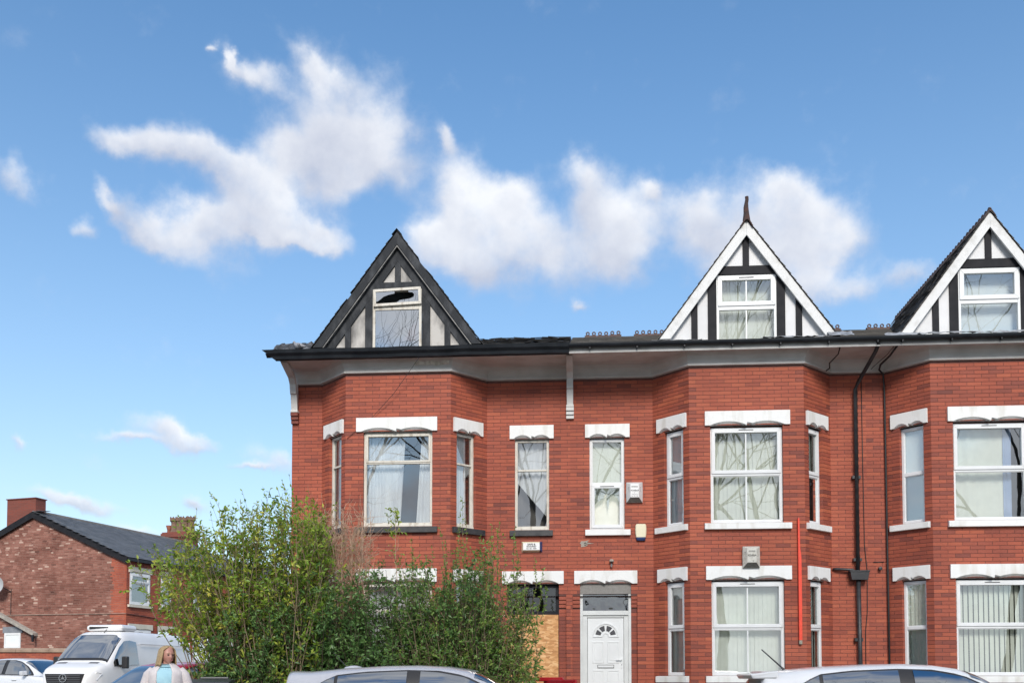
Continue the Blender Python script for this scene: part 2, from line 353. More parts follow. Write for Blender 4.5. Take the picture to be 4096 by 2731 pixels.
# ------------------------------------------------------------------ the ground
FT = Matrix.Translation((2.01, 20, 0)) @ Matrix.Rotation(R(-4.2), 4, 'Z')     # frame of the brick terrace: x along it, y into it
def W(x, y, z=0.): return FT @ Vector((x, y, z))
def sst(x): x = min(1, max(0, x)); return x*x*(3-2*x)
def rise(x, y): return .5*sst((y-14)/22)*sst((-5.2-x)/3)
def sheet(name, x0, x1, y0, y1, nx, ny, dz, mat, T=None):
    mb = MB(); rows = []
    for j in range(ny+1):
        row = []
        for i in range(nx+1):
            p = Vector((x0+(x1-x0)*i/nx, y0+(y1-y0)*j/ny, 0))
            if T is not None: p = T @ p
            row.append((p.x, p.y, rise(p.x, p.y)+dz))
        rows.append(row)
    return tag(mb.grid(rows).build(name, mat), kind='structure')
M['asphalt'] = mk('asphalt', (.045, .046, .048), (.065, .065, .066), 3, .9, .5, 150)
M['paving'] = mk('grey_paving', (.24, .23, .21), (.18, .175, .165), 2, .85, .3, 60)
M['kerb'] = mk('kerb_stone', (.30, .29, .27), (.22, .21, .2), 4, .85, .3)
M['soil'] = mk('garden_soil_and_grass', (.05, .06, .025), (.075, .06, .04), 1.5, .95, .6, 30)
M['paint'] = mk('road_paint', (.62, .55, .2), (.5, .43, .15), 6, .8)
sheet('ground', -400, 400, -300, 500, 160, 160, -.03, M['soil'])
sheet('road', -90, 90, -16.2, -6.9, 180, 10, -.005, M['asphalt'], FT)
sheet('side_road', -24, -8.2, -6.86, 60, 40, 60, -.001, M['asphalt'], FT)
sheet('yard_ground', -11, -6.75, -6.6, 24, 12, 40, .003, M['asphalt'], FT)
def slab(name, x0, x1, y0, y1, z0, z1, mat, kind='structure', bevel=0.):
    o = MB().box(x0, x1, y0, y1, z0, z1).build(name, mat, T=FT, bevel=bevel); return tag(o, kind=kind)
slab('pavement', -6.7, 60, -6.74, -4.5, -.2, .12, M['paving'])
slab('kerb', -6.7, 60, -6.88, -6.745, -.2, .125, M['kerb'], bevel=.015)
slab('far_pavement', -90, 90, -19.3, -16.36, -.2, .12, M['paving'])
slab('far_kerb', -90, 90, -16.355, -16.22, -.2, .125, M['kerb'], bevel=.015)
slab('garden_ground', -6.7, 60, -4.28, 9.5, -.2, .30, M['soil'])
for i, q in enumerate((-7.12, -7.28)):
    slab('road_line', -6., 60, q-.05, q+.05, .0, .003, M['paint'])

# ------------------------------------------------------------------ brickwork
M['ash'] = mk('ash_grey_beading', (.30, .295, .28), (.12, .12, .12), 6, .8)
M['fascia_grey'] = mk('dull_white_fascia', (.46, .46, .455), (.34, .34, .33), 4, .65)
M['grimy'] = mk('weathered_grey_fascia', (.26, .26, .26), (.18, .18, .18), 3, .7)
CH, BL, JT = .0745, .272, .009       # course height, brick length with joint, joint
VARIANTS = {}
def brick_variant(mat, tone_i, length):
    k = (mat.name, tone_i, round(length, 3))
    if k not in VARIANTS:
        VARIANTS[k] = MB().box(0, length, 0, .1, 0, CH-JT, tone_i/20, back=False).mesh('brick', mat)
    return VARIANTS[k]

def lay(panel, s0, rng, dark_edges=True, mean=.64):
    """bricks of one wall panel -> list of (a, z, length, tone, Matrix)"""
    P0, P1, z0, z1, holes = panel['P0'], panel['P1'], panel['z0'], panel['z1'], panel['holes']
    ln = (Vector(P1)-Vector(P0)).length; out = []; T = Matrix.Translation((-s0, 0, 0)) @ panel_matrix(P0, P1)
    if panel.get('dy'): T = T @ Matrix.Translation((0, panel['dy'], 0))
    k0 = int(round(z0/CH)); k = k0
    while (k+1)*CH <= z1+1e-4:
        za, zb = k*CH, (k+1)*CH
        iv = [(0., ln, 'c', 'c')]
        for h in holes:
            if zb-.012 > h[2] and za+.012 < h[3]:
                nv = []
                for a, b, ea, eb in iv:
                    if h[1] <= a or h[0] >= b: nv.append((a, b, ea, eb)); continue
                    if h[0] > a+.02: nv.append((a, h[0], ea, 'j'))
                    if h[1] < b-.02: nv.append((h[1], b, 'j', eb))
                iv = nv
        for a, b, ea, eb in iv:
            cuts = [a]; q = (math.floor(a/BL)+(0. if k % 2 else .5))*BL
            while q < b-.05:
                if q > a+.05: cuts.append(q)
                q += BL
            cuts.append(b)
            if len(cuts) > 2 and cuts[1]-cuts[0] < .07: del cuts[1]
            for i in range(len(cuts)-1):
                c0, c1 = cuts[i]+JT/2, cuts[i+1]-JT/2
                if cuts[i] == a: c0 = a
                if cuts[i+1] == b: c1 = b
                t = rng.gauss(mean, .085)
                if rng.random() < .06: t -= .20
                edge = (i == 0 and (ea == 'j' or (ea == 'c' and panel.get('q0')))) or (i == len(cuts)-2 and (eb == 'j' or (eb == 'c' and panel.get('q1'))))
                if dark_edges and edge and c1-c0 > .03:
                    t = rng.uniform(.28, .52) if (k % 2 == 0 and rng.random() < .8) else t+.03
                out.append((c0, za+JT/2, c1-c0, min(1, max(0, t)), T))
        k += 1
    return out

CAMP = Vector((0, 0, 1.35))
def place_bricks(wall, root, bricks, mat, single=300, zmin=0., name='brick'):
    """the largest-looking bricks become objects of their own, the rest one mesh"""
    RM = root.matrix_basis
    def score(b):
        w = RM @ (b[4] @ Vector((b[0]+b[2]/2, 0, b[1])))
        u = w.x/w.y
        if abs(u) > .5 or w.z < zmin or b[2] < BL*.9: return 1e9
        f = (RM.to_3x3() @ (b[4].to_3x3() @ Vector((0, 1, 0)))).dot((w-CAMP).normalized())
        return (w-CAMP).length/max(.05, f)**.5
    order = sorted(range(len(bricks)), key=lambda i: score(bricks[i])) if single else range(len(bricks))
    big = set(list(order)[:single]) if single else set()
    mb = MB()
    for i, (a, z, l, t, T) in enumerate(bricks):
        if i in big:
            o = bpy.data.objects.new(name, brick_variant(mat, int(round(t*20)), round(l, 3)))
            link(o, wall); o.matrix_local = T @ Matrix.Translation((a, 0, z))
        else:
            vs = [(a, 0, z), (a+l, 0, z), (a+l, .1, z), (a, .1, z), (a, 0, z+CH-JT), (a+l, 0, z+CH-JT), (a+l, .1, z+CH-JT), (a, .1, z+CH-JT)]
            mb.add([T @ Vector(v) for v in vs], [(0, 1, 5, 4), (1, 2, 6, 5), (3, 0, 4, 7), (4, 5, 6, 7), (0, 3, 2, 1)], t)
    o = mb.build('brickwork', mat, wall); o['kind'] = 'stuff'
    return o

def backing(panels, s0, mat, root, name='wall'):
    mb = MB()
    for p in panels:
        T = Matrix.Translation((-s0, 0, 0)) @ panel_matrix(p['P0'], p['P1'])
        ln = (Vector(p['P1'])-Vector(p['P0'])).length; y = .006+p.get('dy', 0)
        xs = sorted({0., ln} | {min(ln, max(0, v)) for h in p['holes'] for v in (h[0]-.004, h[1]+.004)})
        zs = sorted({p['z0'], p['z1']} | {min(p['z1'], max(p['z0'], v)) for h in p['holes'] for v in (h[2]-.004, h[3]+.004)})
        for i in range(len(xs)-1):
            for j in range(len(zs)-1):
                cx, cz = (xs[i]+xs[i+1])/2, (zs[j]+zs[j+1])/2
                if any(h[0]-.004 < cx < h[1]+.004 and h[2]-.004 < cz < h[3]+.004 for h in p['holes']): continue
                mb.add([T @ Vector((x, y, z)) for x, z in ((xs[i], zs[j]), (xs[i+1], zs[j]), (xs[i+1], zs[j+1]), (xs[i], zs[j+1]))], [(0, 1, 2, 3)])
        for h in p['holes']:
            a0, a1, b0, b1 = h[0]-.004, h[1]+.004, h[2]-.004, h[3]+.004
            for q in ([(a0, y, b0), (a0, .26, b0), (a0, .26, b1), (a0, y, b1)], [(a1, y, b0), (a1, .26, b0), (a1, .26, b1), (a1, y, b1)],
                      [(a0, y, b0), (a0, .26, b0), (a1, .26, b0), (a1, y, b0)], [(a0, y, b1), (a0, .26, b1), (a1, .26, b1), (a1, y, b1)]):
                mb.add([T @ Vector(v) for v in q], [(0, 1, 2, 3)])
    return mb.build(name, mat, root)

# ------------------------------------------------------------------ facade pieces (all in panel coordinates: x along, y into the wall, z up)
def lintel(root, T, x0, x1, z0, z1, mat, arch=.075):
    """painted stone lintel with two shallow scallops and a point between them cut into its lower edge"""
    m = (x0+x1)/2; inset = min(.10, (x1-x0)*.09); nb = 9
    low = [(x0, z0), (x0+inset, z0)]
    for s in (0, 1):
        a, b = (x0+inset, m-.015) if s == 0 else (m+.015, x1-inset)
        low += [(a+(b-a)*i/nb, z0+arch*math.sin(math.pi*i/nb)**.8) for i in range(1, nb)] + [(b, z0)]
        if s == 0: low.append((m, z0+arch*.75))
    low += [(x1, z0)] if low[-1][0] < x1-1e-4 else []
    mb = MB(); fp = low+[(x1, z1), (x0, z1)]; mb.add([(x, -.045, z) for x, z in fp], [tuple(range(len(fp)))]); mb.grid([[(x0, -.045, z0), (x0, -.045, z1), (x1, -.045, z1), (x1, -.045, z0)], [(x0, .03, z0), (x0, .03, z1), (x1, .03, z1), (x1, .03, z0)]])
    # bevelled soffit set back behind the scallops
    # chamfered underside rising from the back edge to each scallop
    rows = [[(x, -.044, z) for x, z in low], [(x, .03, z0-.001) for x, z in low]]
    mb.grid(rows); mb.box(x0+.012, x1-.012, .031, .09, z0+.004, z1-.006)
    return mb.build('lintel', mat, root, T)
def sill(root, T, x0, x1, z0, z1, mat, out=.075):
    mb = MB().prism_x([(-out, z0), (-out, z1-.02), (.09, z1), (.09, z0)], x0, x1)
    return mb.build('sill', mat, root, T, bevel=.006)
def pane(parent, T, x0, x1, z0, z1, y, mat, name='pane'):
    return MB().add([(x0, y, z0), (x1, y, z0), (x1, y, z1), (x0, y, z1)], [(0, 1, 2, 3)]).build(name, mat, parent, T)
def upvc_window(root, T, x0, x1, z0, z1, zt, muntin=False, top_open=True, low_open=False, glass=None, frame=None, y=.075, fw=.052, inset=0.):
    """plastic window: outer frame, transom, opening sash above, fixed light below"""
    frame = frame or M['upvc']; glass = glass or M['glass']
    mb = MB().ring(x0, x1, z0, z1, fw, y, y+.07); mb.box(x0+fw, x1-fw, y+.001, y+.069, zt-.03, zt+.03)
    w = mb.build('window', frame, root, T, bevel=.004)
    for a, b, op in ((zt+.03, z1-fw, top_open), (z0+fw, zt-.03, low_open)):
        if op:
            sw = .048
            MB().ring(x0+fw-.022, x1-fw+.022, a-.018, b+.022, sw+.02, y-.018, y+.05).build('sash', frame, w, T, bevel=.005)
            pane(w, T, x0+fw+sw-.004, x1-fw-sw+.004, a+sw-.004, b-sw+.004, y+.03, glass)
            if muntin: MB().box((x0+x1)/2-.012, (x0+x1)/2+.012, y+.016, y+.028, a+sw-.003, b-sw+.003).build('muntin', frame, w, T)
            if x1-x0 > .6:
                c = (x0+x1)/2; MB().box(c-.14, c+.14, y-.024, y-.0185, b+.0, b+.012).build('trickle_vent', M['rubber'], w, T)
        else:
            pane(w, T, x0+fw-.004, x1-fw+.004, a-.004, b+.004, y+.03, glass)
            MB().ring(x0+fw-.001, x1-fw+.001, a, b, .012, y+.012, y+.029).build('bead', frame, w, T)
            if muntin: MB().box((x0+x1)/2-.012, (x0+x1)/2+.012, y+.014, y+.028, a+.001, b-.001).build('muntin', frame, w, T)
    return w
def old_window(root, T, x0, x1, z0, z1, zt, y=.07, fw=.055, sash=True):
    """old timber window with flaking paint"""
    f = M['old_white']
    mb = MB().ring(x0, x1, z0, z1, fw, y, y+.08, wb=.08); mb.box(x0+fw, x1-fw, y+.001, y+.075, zt-.018, zt+.018)
    mb.box(x0+.005, x1-.005, y-.02, y-.001, z0, z0+.035)
    w = mb.build('window', f, root, T, bevel=.005)
    if sash: MB().ring(x0+fw-.01, x1-fw+.01, zt+.01, z1-fw+.01, .04, y-.012, y+.03).build('sash', f, w, T, bevel=.004)
    pane(w, T, x0+fw+(.02 if sash else -.004), x1-fw-(.02 if sash else -.004), zt+.014, z1-fw+.004, y+.035, M['old_glass'])
    pane(w, T, x0+fw-.004, x1-fw+.004, z0+.076, zt-.014, y+.035, M['old_glass'])
    return w
def curtain(parent, T, pts_top, pts_bot, z0, z1, y, mat, folds=14, amp=.02, name='curtain'):
    (a0, a1), (b0, b1) = pts_top, pts_bot; n = folds*5; rows = []
    for j in range(9):
        f = j/8; z = z1+(z0-z1)*f; row = []
        for i in range(n+1):
            u = i/n; x = (a0+(a1-a0)*u)*(1-f)+(b0+(b1-b0)*u)*f
            row.append((x, y+amp*math.sin(u*folds*2*math.pi+.6*math.sin(3*f))*(.6+.4*math.sin(7*u)), z))
        rows.append(row)
    return MB().grid(rows).build(name, mat, parent, T, smooth=True)
def slats(parent, T, x0, x1, z0, z1, y, mat, w=.088, pitch=.082, ang=16, seed=0):
    rg = random.Random(seed); n = int((x1-x0)/pitch)+1
    base = MB().box(-w/2, w/2, 0, .002, 0, z1-z0).mesh('blind_slat', mat)
    for i in range(n):
        o = bpy.data.objects.new('blind_slat', base); link(o, parent)
        o.matrix_local = T @ Matrix.Translation((x0+pitch*(i+.5), y+rg.uniform(-.004, .004), z0)) @ Matrix.Rotation(R(ang+rg.uniform(-5, 5)), 4, 'Z')

# ------------------------------------------------------------------ dimensions of the terrace
BAY = {1: (-4.235, 1.055), 2: (2.575, 1.095), 3: (7.14, 1.095)}     # centre, half width of the bay front
PROJ = .68; SPL = .655
Z_SILL1, Z_LINT1, Z_LTOP1 = 4.29, 6.175, 6.45
Z_SILL0, Z_LINT0, Z_LTOP0 = 1.35, 3.185, 3.447
Z_FRZ, Z_SOF, EAVE_Y = 7.35, 7.58, -1.0
HOUSES = {1: (-6.574, -.835), 2: (-.835, 5.02), 3: (5.02, 10.6)}
def bay_points(h):
    c, hw = BAY[h]; return [(c-hw-SPL, 0), (c-hw, -PROJ), (c+hw, -PROJ), (c+hw+SPL, 0)]
SIDE_LEN = math.hypot(SPL, PROJ)

def gable(root, s0, c, style, hw_win, beam_z=9.22):
    """half-timbered dormer gable: panel, timbers, barge boards; style 'white' or 'burnt'"""
    O = Matrix.Translation((-s0, 0, 0)); za, zb, hb = 10.16, 7.86, 1.69; sl = (za-zb)/hb
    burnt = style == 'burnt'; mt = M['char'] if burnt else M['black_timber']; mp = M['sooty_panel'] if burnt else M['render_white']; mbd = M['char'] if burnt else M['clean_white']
    x0, x1 = c-hw_win, c+hw_win; zt = 9.02 if burnt else 9.14; bd = -.125 if burnt else 0.
    # panel with the window opening
    top = lambda x: za-.04-sl*abs(x-c)
    mb = MB(); y0, y1 = -.66, -.60
    xl = c-hb+.06
    mb.prism([(xl, 7.6), (x0, 7.6), (x0, top(x0)), (xl, max(7.62, top(xl)))], y0, y1); mb.prism([(x1, 7.6), (2*c-xl, 7.6), (2*c-xl, max(7.62, top(xl))), (x1, top(x1))], y0, y1)
    mb.prism([(x0, zt), (x1, zt), (x1, top(x1)), (c, za-.1), (x0, top(x0))], y0, y1)
    pn = mb.build('gable_panel', mp, root, O)
    def timber(poly, yo=0.): return MB().prism(poly, -.695-yo, -.661).build('timber', mt, pn, O, bevel=.004)
    timber([(c-.70, 9.13+bd), (c+.70, 9.13+bd), (c+.58, 9.30+bd), (c-.58, 9.30+bd)], .006)
    timber([(c-.06, 9.301+bd), (c+.06, 9.301+bd), (c+.06, za-.22), (c-.06, za-.22)])
    pw = .165
    for s in (-1, 1):
        e = c+s*hw_win
        a, b = sorted((e, e+s*pw)); timber([(a, 7.6), (b, 7.6), (b, min(9.129+bd, top(b)-.02)), (a, min(9.129+bd, top(a)-.02))])
        e2 = c+s*1.0; a, b = e2-.06, e2+.06
        timber([(a, 7.6), (b, 7.6), (b, top(b)-.04), (a, top(a)-.04)])
    # barge boards, each a board of its own, and the boarding under the overhang
    bw = .19 if burnt else .215
    for s in (-1, 1):
        poly = [(c, za), (c+s*hb, zb), (c+s*(hb-bw), zb), (c, za-bw*sl)]
        b = MB().prism(poly, -.80, -.755).build('bargeboard', mbd, root, O, bevel=.006)
        if burnt: MB().prism([(c, za-bw*sl-.012), (c+s*(hb-bw-.01), zb), (c+s*(hb-bw-.03), zb), (c, za-bw*sl-.042)], -.79, -.762).build('beading', M['ash'], b, O)
        if burnt: MB().prism([(c, za-bw*sl-.02), (c+s*(hb-bw-.02), zb), (c+s*(hb-bw-.22), zb), (c, za-bw*sl-.30)], -.700, -.662).build('rafter_shade_band', mbd, root, O)  # charred rafter, its dark band widened to stand in for soffit shade
        sp = [(c+s*.0, za-.08), (c+s*(hb-.06), zb), (c+s*(hb-.12), zb), (c, za-.16)]
        MB().prism(sp, -.754, -.662).build('verge_soffit', M['char'] if burnt else M['clean_white'], root, O)
    return pn

def dormer_roof(root, s0, c, style, back=4.3):
    O = Matrix.Translation((-s0, 0, 0)); za, zb, hb = 10.16, 7.86, 1.69
    mat = M['burnt_slate'] if style == 'burnt' else M['slate']
    rg = random.Random(int(c*100)); n = math.hypot(hb, za-zb)
    deck = MB()
    for s in (-1, 1):
        deck.prism([(c, za-.012), (c+s*hb, zb-.012), (c+s*hb, zb-.06), (c, za-.06)], -.752, back)
    rf = deck.build('dormer_roof', M['black_timber'], root, O)
    mb = MB(); rows = 17; dv = (n+.06)/rows
    for s in (-1, 1):
        ux, uz = s*hb/n, -(za-zb)/n; nx, nz = s*(za-zb)/n, hb/n
        for r in range(rows):
            d0, d1 = max(0, r*dv-.05), (r+1)*dv
            w = .26; y = -.83-(r % 2)*.0
            first = True
            while y < back:
                ww = w*(.5 if (first and r % 2) else 1); first = False
                j = rg.uniform(-.012, .012) if style == 'burnt' else rg.uniform(-.004, .004); tt = .004+rg.uniform(0, .005)
                if style == 'burnt' and rg.random() < .06: y += ww; continue
                def P(d, yy, o): return (c+ux*d+nx*o, yy, za+uz*d+nz*o)
                vs = [P(d0, y+.003, .004), P(d0, y+ww-.003, .004), P(d1+j, y+ww-.003, .016+tt), P(d1+j, y+.003, .016+tt),
                      P(d0, y+.003, .010), P(d0, y+ww-.003, .010), P(d1+j, y+ww-.003, .022+tt), P(d1+j, y+.003, .022+tt)]
                mb.add(vs, [(4, 5, 6, 7), (3, 2, 6, 7), (0, 3, 7, 4), (1, 2, 6, 5)], min(1, max(0, rg.gauss(.45, .2))))
                y += ww
    sl = mb.build('slates', mat, rf, O); sl['kind'] = 'stuff'
    # crested ridge tiles
    y = -.84; L = .31
    if style != 'burnt':
        prof = []
        for i in range(19):
            u = i/18*L; prof.append((u, .045+.05*abs(math.sin(u/L*2*math.pi))**.7))
        tm = MB(); tm.prism_x([(0, -.005)]+[(u, h) for u, h in prof]+[(L, -.005)], -.014, .014)
        for s in (-1, 1):
            tm.add([(0, 0, .06), (s*.10, 0, -.085), (s*.10, L-.006, -.085), (0, L-.006, .06), (0, 0, .035), (s*.10, 0, -.11), (s*.10, L-.006, -.11), (0, L-.006, .035)],
                   [(0, 1, 2, 3), (4, 5, 6, 7), (0, 1, 5, 4), (1, 2, 6, 5), (2, 3, 7, 6)])
        me = tm.mesh('ridge_tile', M['ridge'])
        while y < back:
            o = bpy.data.objects.new('ridge_tile', me); link(o, rf); o.matrix_local = O @ Matrix.Translation((c, y, za+.005+rg.uniform(-.008, .008))); y += L
    else:
        # only two broken ridge tiles are left
        for y, q in ((-.84, 0), (-.5, .05)):
            tm = MB()
            for s in (-1, 1):
                tm.add([(c, y, za+.05), (c+s*.1, y, za-.07), (c+s*.1, y+.22-q, za-.07), (c, y+.28, za+.05+q)], [(0, 1, 2, 3)])
            tm.build('ridge_tile', M['char'], rf, O)
    return rf

def main_roof(root, s0, x0, x1, style, y0=-1.02, z0=7.70, yr=4.2, zr=9.62, seed=1):
    O = Matrix.Translation((-s0, 0, 0)); burnt = style == 'burnt'; rg = random.Random(seed)
    n = math.hypot(yr-y0, zr-z0); uy, uz = (yr-y0)/n, (zr-z0)/n; ny, nz = -uz, uy
    deck = MB()
    deck.prism_x([(y0, z0-.01), (yr, zr-.01), (yr, zr-.07), (y0+.1, z0-.07)], x0, x1)
    deck.prism_x([(yr, zr-.012), (2*yr-y0, z0-.01), (2*yr-y0, z0-.07), (yr, zr-.072)], x0, x1)
    rf = deck.build('roof', M['burnt_slate'] if burnt else M['black_timber'], root, O)
    mb = MB(); rows = int(n/.19); dv = n/rows
    for r in range(rows):
        d0, d1 = r*dv, (r+1)*dv+.05; x = x0-(.13 if r % 2 else 0)
        while x < x1-.05:
            a, b = max(x0, x)+.003, min(x1, x+.26)-.003; x += .26
            if b-a < .04: continue
            if burnt and rg.random() < .10+.15*(r/rows): continue
            k = .03 if burnt else .006
            t0, t1 = rg.uniform(0, k), rg.uniform(0, k)
            def P(xx, d, o): return (xx, y0+uy*d+ny*o, z0+uz*d+nz*o)
            vs = [P(a, d0, .012+t0), P(b, d0, .012+t1), P(b, d1, .003), P(a, d1, .003), P(a, d0, .020+t0), P(b, d0, .020+t1), P(b, d1, .011), P(a, d1, .011)]
            mb.add(vs, [(4, 5, 6, 7), (0, 1, 5, 4), (0, 3, 7, 4), (1, 2, 6, 5)], min(1, max(0, rg.gauss(.45, .22))))
    sl = mb.build('slates', M['burnt_slate'] if burnt else M['slate'], rf, O); sl['kind'] = 'stuff'
    if not burnt:
        L = .30; ring = MB()
        # ridge tile with two pierced crests
        for q in (0, 1):
            cx = .075+q*.15; pts = []
            for i in range(12):
                a0, a1 = 2*math.pi*i/12, 2*math.pi*(i+1)/12
                f = lambda a, r: (cx+r*math.cos(a)*1.0, .075+r*math.sin(a))
                ring.prism([f(a0, .050), f(a1, .050), f(a1, .024), f(a0, .024)], -.012, .012)
        ring.box(0, L-.006, -.013, .013, -.02, .03)
        for s in (-1, 1):
            ring.add([(0, 0, .035), (0, s*.14, -.06), (L-.006, s*.14, -.06), (L-.006, 0, .035)], [(0, 1, 2, 3)])
        me = ring.mesh('ridge_tile', M['ridge']); x = x0
        while x < x1-.1:
            if rg.random() > .35:
                o = bpy.data.objects.new('ridge_tile', me); link(o, rf); o.matrix_local = O @ Matrix.Translation((x, yr, zr+.03+rg.uniform(-.01, .01)))
            x += L
    return rf

def eaves(root, s0, pts, x0, x1, h):
    """coved frieze, soffit, fascia and gutter"""
    O = Matrix.Translation((-s0, 0, 0))
    prof = [(.0, Z_FRZ-.01), (.055, Z_FRZ), (.06, Z_FRZ+.03), (.04, Z_FRZ+.035), (.05, Z_FRZ+.055), (.035, Z_FRZ+.062), (.06, Z_FRZ+.11), (.11, Z_FRZ+.18), (.175, Z_SOF-.001)]
    path = [(x0, 0)]+pts+[(x1, 0)] if pts[-1][0] < x1 else [(x0, 0)]+pts
    sweep(path, prof).build('frieze', M['dirty_white'], root, O)
    # soffit boards
    sof = None; yb = [EAVE_Y, -.68, -.36, .05]
    for a, b in zip(yb[:-1], yb[1:]):
        o = MB().box(x0, x1, a+.003, b-.003, Z_SOF+rand_small(h), Z_SOF+.02).build('soffit_board', M['dirty_white'], root, O)
    if h == 1:
        # deep charred ogee gutter
        g = [(EAVE_Y+.01, Z_SOF-.02), (EAVE_Y-.03, Z_SOF-.015), (EAVE_Y-.05, Z_SOF+.04), (EAVE_Y-.10, Z_SOF+.09), (EAVE_Y-.12, Z_SOF+.155), (EAVE_Y-.105, Z_SOF+.155), (EAVE_Y-.08, Z_SOF+.10), (EAVE_Y+.01, Z_SOF+.06)]
        mb = MB(); xs = [x0-.30]+[x0+.1+i*(x1-x0-.1)/14 for i in range(15)]; rg = random.Random(3); rows = []
        for i, x in enumerate(xs):
            dz = rg.uniform(-.012, .012)
            rows.append([(x+(.22*(1-(z-Z_SOF)/.16) if i == 0 else 0), y, z+dz*.6) for y, z in g+[g[0]]])
        mb.grid(rows); mb.add(rows[0][:-1], [tuple(range(len(g)))]); mb.build('gutter', M['gutter'], root, O)
        MB().box(x0-.05, x1, EAVE_Y+.012, EAVE_Y+.04, Z_SOF-.03, Z_SOF+.13).build('fascia', M['char'], root, O)
    else:
        MB().box(x0, x1, EAVE_Y-.012, EAVE_Y+.012, Z_SOF-.022, Z_SOF+.10).build('fascia', M['fascia_grey'] if h == 2 else M['grimy'], root, O)
        MB().box(x0, x1, EAVE_Y-.03, EAVE_Y-.0125, Z_SOF-.03, Z_SOF-.008).build('fascia_bead', M['fascia_grey'] if h == 2 else M['grimy'], root, O)
        n = 10; pr = [(EAVE_Y-.075+.062*math.cos(a), Z_SOF+.135+.075*math.sin(a)) for a in [math.pi+math.pi*i/n for i in range(n+1)]]
        pi = [(EAVE_Y-.075+.056*math.cos(a), Z_SOF+.135+.068*math.sin(a)) for a in [2*math.pi-math.pi*i/n for i in range(n+1)]]
        MB().prism_x(pr+pi, x0, x1).build('gutter', M['gutter'], root, O)
        x = x0+.4
        while x < x1:
            MB().box(x-.012, x+.012, EAVE_Y-.10, EAVE_Y-.013, Z_SOF+.03, Z_SOF+.062).build('gutter_bracket', M['gutter'], root, O); x += .9
def rand_small(h): return random.Random(h).uniform(-.004, .0)

def bracket(root, s0, x, corbel_mat):
    """curved timber eaves bracket on a stepped brick corbel"""
    O = Matrix.Translation((-s0, 0, 0)); w = .065
    mb = MB()
    out = [(-.10, 6.80), (-.135, 6.98), (-.16, 7.10), (-.20, 7.12), (-.24, 7.30), (-.34, 7.40), (-.86, 7.56)]
    inn = [(-.76, 7.575), (-.36, 7.51), (-.20, 7.40), (-.15, 7.25), (-.09, 7.10), (-.06, 6.86)]
    mb.prism_x(out+inn, x-w, x+w); mb.prism_x([(-.002, 6.75), (-.05, 6.75), (-.055, 7.574), (-.002, 7.574)], x-w+.012, x+w-.012)
    mb.box(x-w-.01, x+w+.01, -.125, -.001, 6.755, 6.80)
    b = mb.build('bracket', M['dirty_white'], root, O, bevel=.006)
    for i in range(3):
        MB().box(x-w-.012, x+w+.012, -.12+i*.03, -.001, 6.755-(i+1)*.075, 6.75-i*.075).build('corbel_brick', corbel_mat, b, O, bevel=.004)
# ------------------------------------------------------------------ the brick terrace
def crumpled(name, x0, x1, y0, y1, z0, z1, mat, parent, O, seed, amp=.03, nx=16, ny=4):
    rg = random.Random(seed); rows = []
    for j in range(ny+1):
        f = j/ny
        rows.append([(x0+(x1-x0)*i/nx+rg.uniform(-.01, .01), y0+(y1-y0)*f+rg.uniform(-amp, amp)*.5, z0+(z1-z0)*f+rg.uniform(-amp, amp)) for i in range(nx+1)])
    o = MB().grid(rows).build(name, mat, parent, O)
    s = o.modifiers.new('thick', 'SOLIDIFY'); s.thickness = .006
    return o

